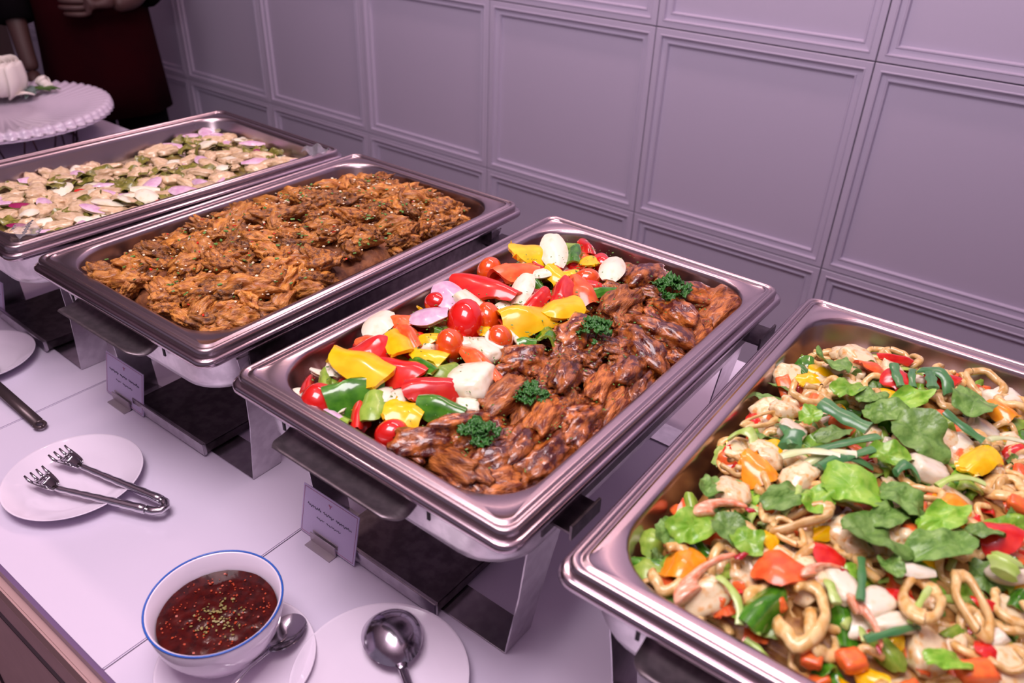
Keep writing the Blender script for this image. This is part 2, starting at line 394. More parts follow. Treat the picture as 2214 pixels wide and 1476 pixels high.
CH = [(-.7872, -.0057, -.020), (-.4022, .0007, .009), (0, 0, -.0058), (.3883, .0069, .0143)]
LB = ['steel chafing dish farthest away, holding pale fish pieces and greens in broth',
      'steel chafing dish heaped with brown fried chicken, second from the far end',
      'steel chafing dish holding mixed peppers on the left and glazed ribs on the right',
      'steel chafing dish nearest the camera at right, full of seafood stir fry with green leaves']
CHO = [chafer(*c, l) for c, l in zip(CH, LB)]
def dish_local(k, u, v):
    x0, y0, rz = CH[k]; c, s = math.cos(rz), math.sin(rz)
    return x0+.18+u*c-v*s, y0+.279+u*s+v*c
# ------------------------------------------------------------------ food meshes (unit size, length 1 along x)
def nz(p, s=1.0, o=0): return noise.noise(Vector((p[0]*s+o, p[1]*s+o*1.7, p[2]*s-o)))
def finish(name, vs, fs, mats, mi=None, ang=.8):
    me = pyd(name, vs, fs)
    for m_ in mats: me.materials.append(m_)
    if mi:
        for p, k in zip(me.polygons, mi): p.material_index = k
    me.set_sharp_from_angle(angle=ang)
    return me
def pepper_me(name, skin, flesh, seed, curl=.5, taper=.3):
    r = random.Random(seed); o = r.random()*50; k1 = curl*r.uniform(.7, 1.3); k2 = r.uniform(.1, .5); tp = r.uniform(-taper, taper); sk = r.uniform(-.25, .25)
    def f(u, v):
        # squarish rounded outline
        c = math.sqrt(max(0, 1-.42*u*u*v*v)); x = .5*u*c; y = .5*v*c*(1+tp*u)+sk*.3*u
        x += .07*nz((u, v, 0), 1.5, o); y += .09*nz((u, v, 3), 1.5, o)
        z = .34-k1*y*y*2.6-k2*x*x*1.8+.12*nz((u*.9, v*.9, 7), 1.2, o)
        return x, y, z
    vs, fs, mi = sheet(8, 8, f, .10)
    return finish(name, vs, fs, [skin, flesh], mi)
def petal_me(name, m1, m2, seed):
    r = random.Random(seed); o = r.random()*50; d = r.uniform(.5, .8)
    parts, mis = [], []
    for k in range(2):
        s = 1-.22*k
        def f(u, v):
            wd = max(.08, math.cos(u*1.25))**.6
            x = .5*u*s; y = .42*v*wd*s
            z = .34*s-d*y*y*1.8-.45*x*x+.04*nz((u, v, 1), 1.6, o)-.10*k
            return x, y, z
        vs, fs, mi = sheet(8, 6, f, .06); parts.append((vs, fs)); mis += mi
    vs, fs = merge(parts)
    return finish(name, vs, fs, [m1, m2], mis)
def ico(sub):
    bm = bmesh.new(); bmesh.ops.create_icosphere(bm, subdivisions=sub, radius=.5)
    vs = [v.co.copy() for v in bm.verts]; fs = [tuple(v.index for v in f.verts) for f in bm.faces]; bm.free(); return vs, fs
def blob_me(name, mt, seed, sub=3, sc_=(1, .7, .5), amp=.12, fr=2.0, amp2=.04, fr2=7, box=0.0, bend=0.0, mi2=None):
    r = random.Random(seed); o = r.random()*60; vs, fs = ico(sub); out = []
    for v in vs:
        d = v.normalized()
        if box:
            m_ = max(abs(d.x), abs(d.y), abs(d.z)); d2 = d/m_*.62; q = d*.5*(1-box)+d2*box*.8
        else: q = d*.5
        q = q*(1+amp*2*nz(d, fr, o)+amp2*2*nz(d, fr2, o+9))
        q = Vector((q.x*sc_[0], q.y*sc_[1], q.z*sc_[2]))
        q.z -= bend*q.x*q.x; out.append(q)
    return finish(name, out, fs, [mt], None, 3.2)
def tomato_me(name, mt, seed):
    r = random.Random(seed); vs, fs = ico(3); out = []
    el = r.uniform(1.0, 1.12)
    for v in vs:
        d = v.normalized(); q = d*.5; q.x *= el
        rr = math.hypot(d.y, d.z)
        if d.x > 0: q.x -= .09*math.exp(-(rr/.22)**2)
        out.append(q)
    me = finish(name, out, fs, [mt], None, 3.2); return me
def ring_me(name, mt, seed, minor=.13, asp=.8, arc=1.0, warp=.1):
    r = random.Random(seed); o = r.random()*40; n = 28; pts = []
    a0 = r.random()*6.28
    N = int(n*arc)
    rm = [minor*(1+.25*nz((i*.4, 0, 0), 1, o)) for i in range(N+1)]
    for i in range(N+1):
        a = a0+2*PI*arc*i/N
        oo = 1+warp*nz((math.cos(a), math.sin(a), 0), 1.2, o)*2
        pts.append((.40*math.cos(a)*oo, .40*asp*math.sin(a)*oo, .16*nz((math.cos(a), math.sin(a), 5), 1.0, o)+.1))
    if arc >= 1: pts[-1] = pts[0]
    vs, fs = tube_mesh('r', pts, rm, 7, 1.5, arc < 1)
    return finish(name, vs, fs, [mt], None, 3.2)
def shrimp_me(name):
    pts, rad = [], []
    n = 30
    for i in range(n+1):
        t = i/n; a = PI*.95*(t-.1); pts.append((-.38*math.cos(a), .42*math.sin(a)-.15, .12+.05*t))
        rad.append((.15*(1-t)**.55+.025)*(1+.10*abs(math.sin(t*PI*6))))
    vs, fs = tube_mesh('s', pts, rad, 9, 1.0)
    return finish(name, vs, fs, [M_SHR], None, 3.2), pts[-1], pts[-3]
def tail_me():
    parts = []
    for a in (-.45, 0, .45):
        d = Vector((math.sin(a)*.12, -.24, 0.02)); pts = [(0, 0, 0), d*.5+Vector((0, 0, .03)), d]
        parts.append(tube_mesh('t', pts, [.03, .055, .012], 6, .35))
    vs, fs = merge(parts); return finish('tail', vs, fs, [M_SHRT], None, 3.2)
def scallion_me(name, mt, seed, flat=.45, bend=.2):
    r = random.Random(seed); b_ = r.uniform(-bend, bend); c = r.uniform(0, .12); n = 10; pts = []
    for i in range(n+1):
        t = i/n*2-1; pts.append((.5*t, b_*t*t*.5, .06-c*t*t))
    vs, fs = tube_mesh('s', pts, [.072*(1+.15*math.sin(i*1.3+seed)) for i in range(n+1)], 8, flat)
    return finish(name, vs, fs, [mt], None, 1.0)
def leaf_me(name, mt, seed):
    r = random.Random(seed); o = r.random()*30; nr, na = 5, 42; vs = [(0, 0, .05)]; fs = []
    lob = r.choice([3, 3, 5])
    for j in range(1, nr+1):
        for i in range(na):
            a = 2*PI*i/na; rr = .43+.05*math.cos(lob*a*.5)**2+.018*(abs((i % 4)-2)-1)*(j/nr)+.05*math.cos(a)
            rr *= (1+.2*nz((math.cos(a), math.sin(a), 0), 1.5, o)); q = rr*j/nr
            x, y = q*math.cos(a)*1.15, q*math.sin(a)*.80
            z = .10*abs(y)*2.4*r.uniform(.95, 1.05)+.22*nz((x*2, y*2, 0), 1.6, o)+.022*math.sin(7*a)*(j/nr)-.35*x*x
            vs.append((x, y, z+.05))
    for i in range(na): fs.append((0, 1+i, 1+(i+1) % na))
    for j in range(nr-1):
        for i in range(na):
            a, b_ = 1+j*na+i, 1+j*na+(i+1) % na; fs.append((a, a+na, b_+na, b_))
    N = len(vs); vs2 = vs+[(x, y, z-.012) for x, y, z in vs]; fs2 = fs+[tuple(i+N for i in f[::-1]) for f in fs]
    for i in range(na):
        a, b_ = 1+(nr-1)*na+i, 1+(nr-1)*na+(i+1) % na; fs2.append((a, a+N, b_+N, b_))
    return finish(name, vs2, fs2, [mt], None, 1.2)
def parsley_me(seed):
    r = random.Random(seed); parts = []
    for k in range(46):
        # ruffled curls over a low dome
        a = r.random()*2*PI; d = r.random()**.6*.42; c = Vector((d*math.cos(a), d*math.sin(a), .30*(1-(d/.5)**2)+r.uniform(0, .14)))
        q = Vector((r.gauss(0, .5), r.gauss(0, .5), 1)).to_track_quat('Z', 'Y'); s = r.uniform(.07, .12); vs = [c+q @ Vector((0, 0, -s*.4))]; fs = []
        n = 14
        for j in (1, 2):
            for i in range(n):
                t = 2*PI*i/n; rr = s*j/2*(1+.25*math.sin(3*t+k)); z = s*.45*math.sin(5*t+k*1.3)*(j/2)
                vs.append(c+q @ Vector((rr*math.cos(t), rr*math.sin(t), z)))
        for i in range(n): fs.append((0, 1+i, 1+(i+1) % n)); fs.append((1+i, 1+n+i, 1+n+(i+1) % n, 1+(i+1) % n))
        N = len(vs); vs2 = vs+[v-q @ Vector((0, 0, s*.18)) for v in vs]
        fs2 = fs+[tuple(z+N for z in f[::-1]) for f in fs]
        for i in range(n): fs2.append((1+n+i, 1+n+i+N, 1+n+(i+1) % n+N, 1+n+(i+1) % n))
        parts.append((vs2, fs2))
    vs, fs = merge(parts); return finish('curls', vs, fs, [M_PARS], None, 3)
NV = 4
VAR = {
 'pep_red': [pepper_me('red_pepper', M_RED, M_REDIN, i) for i in range(NV)],
 'pep_org': [pepper_me('orange_red_pepper', M_ORG, M_REDIN, 10+i) for i in range(NV)],
 'pep_org2': [pepper_me('orange_pepper', M_ORG2, M_ORG2, 20+i) for i in range(3)],
 'pep_yel': [pepper_me('yellow_pepper', M_YEL, M_YEL, 30+i) for i in range(NV)],
 'pep_grn': [pepper_me('green_pepper', M_GRN, M_LIME, 40+i, .9, .15) for i in range(NV)],
 'pep_lime': [pepper_me('green_pepper', M_LIME, M_LIME, 50+i, .9) for i in range(3)],
 'onion': [petal_me('onion_petal', M_ONION, M_ONION, 60+i) for i in range(NV)],
 'onion_pur': [petal_me('onion_petal', M_ONP, M_ONION, 70+i) for i in range(3)],
 'onionchunk': [blob_me('onion_chunk', M_ONION, 80+i, 3, (1, .9, .62), .07, 1.6, .02, 5, box=.75) for i in range(NV)],
 'onionring': [ring_me('onion_ring', M_ONION, 90, .06, .9)],
 'tom_red': [tomato_me('tomato', M_TOM, 100+i) for i in range(3)],
 'tom_org': [tomato_me('tomato', M_TOMO, 110+i) for i in range(3)],
 'rib': [blob_me('rib', M_RIB if i % 3 else M_RIB2, 120+i, 4, (1.05, .62, .48), .20, 1.8, .075, 6, box=.35, bend=.3) for i in range(9)],
 'chk': [blob_me('fried_chicken', M_CHK if i % 2 else M_CHK2, 140+i, 4, (1.0, .48, .42), .26, 2.0, .10, 7, bend=r_) for i, r_ in enumerate((.3, -.2, .6, 0, .4, -.4, .2, .5, .1, .3))],
 'ring': [ring_me('squid_ring', M_SQ, 160+i, .092, .85, 1.0 if i % 3 else .8, .16) for i in range(6)],
 'shell': [blob_me('scallop', M_SQW, 170+i, 3, (1, .85, .6), .14, 1.7, .05, 6, box=.3) for i in range(4)],
 'leaf': [leaf_me('celery_leaf', M_LEAF if i % 3 else M_LEAFB, 180+i) for i in range(8)],
 'scal': [scallion_me('scallion', M_SCAL, 190+i) for i in range(3)],
 'scal_d': [scallion_me('scallion', M_SCALD, 195+i) for i in range(4)],
 'scal_w': [scallion_me('scallion', M_SCALW, 200+i) for i in range(2)],
 'carrot': [blob_me('carrot', M_CAR, 210+i, 3, (1, .75, .55), .05, 1.5, .02, 5, box=.8) for i in range(3)],
 'egg': [blob_me('boiled_egg', M_ONION, 220, 3, (1, .5, .4), .05, 1.5, .01, 5)],
 'fish': [blob_me('fish_piece', M_FISH, 230+i, 3, (1, .62, .4), .18, 2, .05, 6, box=.3) for i in range(6)],
 'olive': [leaf_me('wilted_leaf', M_OLIVE, 240+i) for i in range(5)],
 'mag': [petal_me('red_onion', M_MAG, M_ONP, 250+i) for i in range(2)],
}
SHR_ME, TP, TP2 = shrimp_me('shrimp'); TAIL_ME = tail_me()
# thickness (z scale relative to the larger of length and width)
ZF = {'pep': .9, 'oni': .8, 'tom': 1, 'rib': 1.0, 'chk': 1, 'rin': .7, 'she': .9, 'lea': .9, 'sca': 1, 'car': .9, 'egg': 1, 'fis': 1, 'oli': .5, 'mag': .6, 'shr': .8}
CNT = {}
NAMEOF = {'pep_red': 'red_pepper_piece', 'pep_org': 'orange_red_pepper_piece', 'pep_org2': 'orange_pepper_piece', 'pep_yel': 'yellow_pepper_piece', 'pep_grn': 'green_pepper_piece', 'pep_lime': 'green_pepper_piece', 'onion': 'onion_petal', 'onion_pur': 'onion_petal', 'onionchunk': 'onion_chunk', 'onionring': 'onion_ring', 'tom_red': 'tomato', 'tom_org': 'tomato', 'rib': 'pork_rib', 'chk': 'fried_chicken_piece', 'ring': 'squid_ring', 'shell': 'seafood_piece', 'leaf': 'celery_leaf', 'scal': 'scallion', 'scal_d': 'scallion', 'scal_w': 'scallion', 'carrot': 'carrot_piece', 'egg': 'boiled_egg', 'fish': 'fish_piece', 'olive': 'wilted_leaf', 'mag': 'red_onion_piece', 'shrimp': 'shrimp'}
CATOF = {'pep': 'pepper', 'oni': 'onion', 'tom': 'tomato', 'rib': 'rib', 'chk': 'fried chicken', 'rin': 'squid', 'she': 'seafood', 'lea': 'leaf', 'sca': 'scallion', 'car': 'carrot', 'egg': 'egg', 'fis': 'fish', 'oli': 'leaf', 'mag': 'onion', 'shr': 'shrimp'}
def place(kind, x, y, z, hd, L, W_, label, group=None, tilt=.25, zf=None, rnd=random):
    k3 = kind[:3]
    me = SHR_ME if kind == 'shrimp' else VAR[kind][CNT.get(kind, 0) % len(VAR[kind])]
    CNT[kind] = CNT.get(kind, 0)+1
    o = bpy.data.objects.new(NAMEOF[kind], me); COL.objects.link(o)
    # y extent of the unit meshes is about: sheets 1, blobs their ratio
    yb = {'oni': .84 if kind != 'onionchunk' else .9, 'tom': 1, 'rib': .62, 'chk': .48, 'rin': .85, 'she': .85, 'lea': .8, 'sca': .144, 'car': .75, 'egg': .5, 'fis': .62, 'oli': .8, 'mag': .84, 'shr': .8}.get(k3, 1)
    sx = L; sy = W_/yb; sz = ((sx*sy)**.5 if k3 != 'sca' else sy)*(zf or ZF[k3])
    if k3 == 'tom': sx, sy, sz = L, W_, W_
    o.scale = (sx, sy, sz); o.location = (x, y, T+z)
    o.rotation_euler = (rnd.uniform(-tilt, tilt), rnd.uniform(-tilt, tilt), hd)
    tag(o, label, CATOF[k3], group)
    if kind == 'shrimp':
        t = bpy.data.objects.new('tail', TAIL_ME); COL.objects.link(t); t.parent = o; t.location = TP
        t.rotation_euler = (0, 0, .35)
    if kind == 'egg':
        v = VAR.setdefault('yolk', [blob_me('yolk', M_YOLK, 222, 2, (.4, .3, .2), .02, 1, 0, 5)])[0]
        t = bpy.data.objects.new('yolk', v); COL.objects.link(t); t.parent = o; t.location = (-.1, 0, .14)
    return o
def heap(k, name, mt, label, hfun, u0, u1, v0, v1, nu=40, nv=60, amp=.004, fr=90):
    vs, fs = [], []
    for j in range(nv+1):
        for i in range(nu+1):
            u = u0+(u1-u0)*i/nu; v = v0+(v1-v0)*j/nv; x, y = dish_local(k, u, v)
            z = hfun(x, y)+amp*noise.noise(Vector((x*fr, y*fr, 0)))+amp*.6*noise.noise(Vector((x*fr*2.7, y*fr*2.7, 3)))
            e = min((u-u0), (u1-u), (v-v0), (v1-v))
            if e < .012: z -= (.012-e)*1.2
            vs.append((x, y, T+z))
    for j in range(nv):
        for i in range(nu): a = j*(nu+1)+i; fs.append((a, a+1, a+nu+2, a+nu+1))
    n = len(vs); b0 = T+ZR-.0635
    # underside and skirts so that it is a solid bed
    vs += [(x, y, b0) for x, y, z in vs]
    fs += [tuple(i+n for i in f[::-1]) for f in fs]
    W_ = nu+1
    for i in range(nu): fs.append((i, i+n, i+1+n, i+1)); a = nv*W_+i; fs.append((a, a+1, a+1+n, a+n))
    for j in range(nv): a = j*W_; fs.append((a, a+W_, a+W_+n, a+n)); a = j*W_+nu; fs.append((a, a+n, a+W_+n, a+W_))
    o = link(name, pyd(name, vs, fs), mt); tag(o, label, 'food', None, 'stuff'); return o
def flecks(name, label, mt, pts, size, seed=1, asp=.5):
    r = random.Random(seed); parts = []
    for p in pts:
        q = Matrix.Rotation(r.random()*6.28, 3, 'Z') @ Matrix.Rotation(r.uniform(-.6, .6), 3, 'X'); s = size*r.uniform(.5, 1.3)
        c = Vector(p); v = [c+q @ Vector((a*s, b_*s*asp, d*s*.2)) for a in (-1, 1) for b_ in (-1, 1) for d in (-1, 1)]
        parts.append((v, [(0, 1, 3, 2), (4, 6, 7, 5), (0, 4, 5, 1), (2, 3, 7, 6), (0, 2, 6, 4), (1, 5, 7, 3)]))
    vs, fs = merge(parts); o = link(name, pyd(name, vs, fs, False), mt); tag(o, label, 'garnish', None, 'stuff'); return o
def hC(x, y):
    a = max(0, 1-((x-.17)/.16)**2); b_ = max(0, 1-((y-.28)/.27)**2)
    return .200+.030*min(1, (a*b_)**.5*1.2)
def hD(x, y):
    a = max(0, 1-((x-.568)/.16)**2); b_ = max(0, 1-((y-.28)/.27)**2)
    return .192+.042*min(1, (a*b_)**.5*1.15)
# ------------------------------------------------------------------ food positions (metres on the counter)
VEG=[
('pep_red',0.066,0.050,0.214,2.33,0.0345,0.0092,'thin red pepper strip standing at the near left corner of the vegetables'),
('tom_red',0.096,0.039,0.214,0.49,0.0283,0.0316,'shiny red grape tomato at the near left corner of the vegetable heap'),
('pep_lime',0.078,0.063,0.217,2.42,0.0305,0.0122,'pale green pepper piece behind the red grape tomato'),
('onion',0.070,0.087,0.220,2.08,0.0313,0.0182,"white onion petal above the pale green pepper at the heap's left end"),
('pep_yel',0.102,0.090,0.223,0.07,0.0631,0.0384,'large orange-yellow pepper piece above the dark green pepper arch'),
('pep_grn',0.118,0.064,0.220,1.08,0.0472,0.0337,'dark green pepper arching beside the red grape tomato'),
('pep_lime',0.151,0.057,0.220,2.24,0.0289,0.0310,'curled green pepper with a pale rim behind the upright red strip'),
('pep_red',0.143,0.045,0.217,2.31,0.0365,0.0102,'orange-red pepper strip standing upright before the green curl'),
('onion',0.147,0.074,0.223,2.11,0.0215,0.0184,'pale onion piece left of the white onion cube'),
('onionchunk',0.161,0.080,0.224,0.58,0.0166,0.0195,'small white onion cube above the yellow pepper block'),
('pep_yel',0.182,0.067,0.222,0.36,0.0308,0.0285,'yellow pepper block below the white onion cube'),
('pep_grn',0.205,0.093,0.225,0.40,0.0380,0.0268,'glossy oval green pepper beside the meat edge'),
('tom_red',0.187,0.046,0.218,1.03,0.0245,0.0224,'red tomato at the near corner where vegetables meet the ribs'),
('pep_red',0.137,0.110,0.227,0.20,0.0453,0.0345,'large red pepper right of the orange-yellow pepper'),
('pep_red',0.181,0.108,0.228,0.89,0.0456,0.0295,'red pepper with its pointed end toward the ribs'),
('onionchunk',0.200,0.141,0.230,0.40,0.0331,0.0399,'large white onion chunk speckled with herbs beside the ribs'),
('onionchunk',0.222,0.111,0.227,0.68,0.0177,0.0154,'small white onion chunk under the large speckled one'),
('pep_lime',0.172,0.135,0.230,1.51,0.0249,0.0232,'light green ruffled pepper left of the large onion chunk'),
('pep_grn',0.151,0.129,0.230,-0.25,0.0367,0.0175,'green pepper sliver between two red peppers'),
('pep_yel',0.141,0.145,0.230,0.40,0.0333,0.0229,'yellow pepper wedge below the orange cherry tomato'),
('tom_org',0.140,0.180,0.230,0.71,0.0230,0.0300,'orange-red cherry tomato in the middle of the heap'),
('pep_yel',0.119,0.171,0.230,0.71,0.0247,0.0194,'small yellow pepper under the purple onion'),
('pep_yel',0.103,0.141,0.228,-0.52,0.0446,0.0249,'upright yellow pepper right of the red pepper cube'),
('pep_red',0.085,0.124,0.225,1.48,0.0414,0.0361,'bright red pepper cube left of the upright yellow pepper'),
('onion',0.051,0.164,0.222,1.99,0.0381,0.0271,"rounded white onion petal at the heap's left rim"),
('pep_org',0.070,0.184,0.226,0.43,0.0304,0.0224,'orange-red pepper right of the rounded white onion'),
('pep_org',0.097,0.162,0.229,-0.44,0.0390,0.0191,'orange-red pepper below the purple onion'),
('onion_pur',0.091,0.202,0.230,0.68,0.0344,0.0359,'mauve onion petal with purple lower edge'),
('tom_red',0.121,0.226,0.230,0.71,0.0328,0.0427,'largest round red tomato beside the mauve onion'),
('tom_org',0.134,0.250,0.230,0.71,0.0210,0.0296,'small orange tomato right of the largest red tomato'),
('tom_red',0.065,0.243,0.227,0.39,0.0245,0.0212,'red tomato half under the pale mauve onion'),
('onion_pur',0.071,0.255,0.228,-0.45,0.0355,0.0309,"pale mauve onion petal at the heap's upper left"),
('onionchunk',0.102,0.258,0.230,-0.05,0.0353,0.0186,'cream onion slab above the largest red tomato'),
('pep_red',0.094,0.296,0.230,0.11,0.0751,0.0313,'wide red pepper crescent near the left wall'),
('pep_org',0.094,0.352,0.230,1.36,0.0576,0.0300,'salmon-red pepper in front of the yellow ruffled one'),
('tom_org',0.053,0.353,0.224,0.31,0.0228,0.0282,'tiny orange tomato at the upper left of the heap'),
('pep_yel',0.070,0.413,0.224,1.05,0.0485,0.0371,'yellow ruffled pepper at the far end of the heap'),
('onion',0.093,0.436,0.226,-0.85,0.0505,0.0288,'browned white onion petal standing at the far end'),
('pep_grn',0.117,0.449,0.226,2.09,0.0344,0.0224,"round green pepper at the heap's far top"),
('pep_lime',0.089,0.472,0.222,0.77,0.0277,0.0164,"thin light green pepper edge at the heap's far top"),
('onion',0.129,0.321,0.230,1.95,0.0433,0.0227,"charred onion petal in the heap's middle"),
('onion',0.121,0.373,0.230,0.72,0.0252,0.0200,'white onion slice behind the charred petal'),
('pep_yel',0.136,0.380,0.230,-0.25,0.0300,0.0194,'small yellow pepper chip behind the red pepper pair'),
('pep_red',0.168,0.345,0.230,1.91,0.0431,0.0245,'glossy red pepper above the yellow fan'),
('pep_red',0.153,0.317,0.230,1.70,0.0331,0.0180,'dark red pepper left of the glossy red one'),
('pep_yel',0.172,0.269,0.230,1.04,0.0558,0.0406,'large yellow fan shaped pepper beside the ribs'),
('pep_yel',0.191,0.307,0.230,1.30,0.0436,0.0322,'second yellow fan of pepper close to the orange chunk'),
('tom_org',0.173,0.221,0.230,0.71,0.0217,0.0282,'orange tomato sitting in a pale onion ring'),
('onionring',0.179,0.217,0.230,0.71,0.0332,0.0345,'pale onion ring around the orange tomato'),
('pep_grn',0.210,0.257,0.230,2.10,0.0219,0.0219,'small green pepper block at the edge of the ribs'),
('pep_grn',0.200,0.233,0.230,0.71,0.0167,0.0173,'very dark green pepper beside the onion ring'),
('onion_pur',0.209,0.211,0.230,2.12,0.0084,0.0179,'purple onion sliver touching the meat'),
('pep_org',0.173,0.176,0.230,-0.29,0.0356,0.0164,'orange pepper strip behind the large speckled onion'),
('onionchunk',0.175,0.194,0.230,-0.31,0.0318,0.0185,'pale onion block left of the onion ring'),
('pep_org',0.202,0.168,0.230,-0.45,0.0388,0.0118,'long orange pepper strip along the ribs'),
('onionchunk',0.152,0.191,0.230,2.18,0.0172,0.0182,'small white onion piece right of the middle cherry tomato'),
('pep_org',0.063,0.134,0.222,0.42,0.0210,0.0195,'orange pepper corner at the left of the red pepper cube'),
('pep_org',0.070,0.105,0.221,0.46,0.0203,0.0127,'orange pepper sliver behind the orange-yellow pepper'),
('onion_pur',0.118,0.031,0.213,-0.02,0.0305,0.0083,'pink onion strip under the red grape tomato'),
('pep_lime',0.136,0.031,0.214,-0.01,0.0204,0.0133,'yellow-green pepper bit at the near edge'),
('pep_red',0.109,0.491,0.221,-0.75,0.0329,0.0174,'red pepper tip at the far end right of the green one'),
('pep_yel',0.146,0.440,0.229,2.07,0.0233,0.0219,'yellow pepper strip behind the orange tomato'),
('onion',0.182,0.435,0.229,1.98,0.0482,0.0253,'white onion petal standing at the far right of the vegetables'),
('tom_org',0.166,0.402,0.230,0.72,0.0252,0.0225,'orange cherry tomato at the far right of the vegetables'),
('pep_org',0.181,0.368,0.230,-0.59,0.0411,0.0280,'orange pepper block beside the first ribs'),
('pep_red',0.182,0.391,0.230,0.72,0.0229,0.0172,'red pepper chip behind the orange pepper block'),
('pep_grn',0.201,0.382,0.230,1.05,0.0332,0.0121,'green pepper sliver pointing at the ribs'),
('tom_red',0.156,0.455,0.227,0.88,0.0190,0.0209,'red tomato tip left of the standing white onion'),
('pep_yel',0.146,0.397,0.230,0.72,0.0175,0.0176,'yellow pepper chip under the round green pepper'),
]
PARS=[
('parsley',0.261,0.441,0.228,0.24,0.0496,0.0433,'parsley sprig on the ribs at the far end'),
('parsley',0.248,0.293,0.234,0.71,0.0427,0.0583,'parsley sprig in the middle of the ribs'),
('parsley',0.261,0.159,0.230,0.79,0.0358,0.0546,'two lobed parsley sprig on the ribs, second from the near end'),
('parsley',0.257,0.085,0.225,0.70,0.0395,0.0432,'parsley sprig nearest the front edge of the ribs'),
]
RIBS=[
('rib',0.225,0.382,0.230,1.70,0.1338,0.0398,'a'),
('rib',0.209,0.466,0.225,1.49,0.0907,0.0392,''),
('rib',0.269,0.465,0.221,0.66,0.0851,0.0514,''),
('rib',0.317,0.471,0.210,1.49,0.0795,0.0409,''),
('rib',0.291,0.365,0.222,0.10,0.1055,0.0606,''),
('rib',0.294,0.317,0.222,-0.39,0.0946,0.0362,''),
('rib',0.323,0.408,0.209,1.57,0.0895,0.0328,''),
('rib',0.226,0.293,0.230,1.64,0.0987,0.0386,''),
('rib',0.261,0.219,0.229,1.95,0.1153,0.0283,''),
('rib',0.293,0.235,0.223,1.80,0.1090,0.0262,''),
('rib',0.300,0.278,0.221,1.68,0.0751,0.0299,''),
('rib',0.213,0.209,0.230,0.70,0.0526,0.0496,''),
('rib',0.237,0.147,0.228,1.50,0.1079,0.0317,''),
('rib',0.231,0.093,0.224,1.15,0.0818,0.0278,''),
('rib',0.222,0.058,0.219,0.96,0.0800,0.0325,''),
('rib',0.281,0.155,0.223,1.83,0.1024,0.0317,''),
('rib',0.311,0.174,0.216,1.67,0.0855,0.0278,''),
('rib',0.278,0.075,0.217,1.15,0.0657,0.0424,''),
('rib',0.256,0.051,0.216,-0.13,0.0781,0.0280,''),
('rib',0.286,0.112,0.219,1.69,0.0818,0.0272,''),
('rib',0.313,0.111,0.213,1.53,0.0802,0.0322,''),
('rib',0.298,0.063,0.213,0.97,0.0494,0.0311,''),
('rib',0.279,0.043,0.213,0.26,0.0375,0.0258,''),
('rib',0.324,0.277,0.209,1.74,0.0744,0.0241,''),
('rib',0.321,0.218,0.212,1.65,0.0649,0.0237,''),
('rib',0.212,0.039,0.216,0.18,0.0412,0.0211,''),
('rib',0.283,0.414,0.222,-0.54,0.0772,0.0371,''),
('rib',0.296,0.488,0.214,1.26,0.0665,0.0336,''),
]
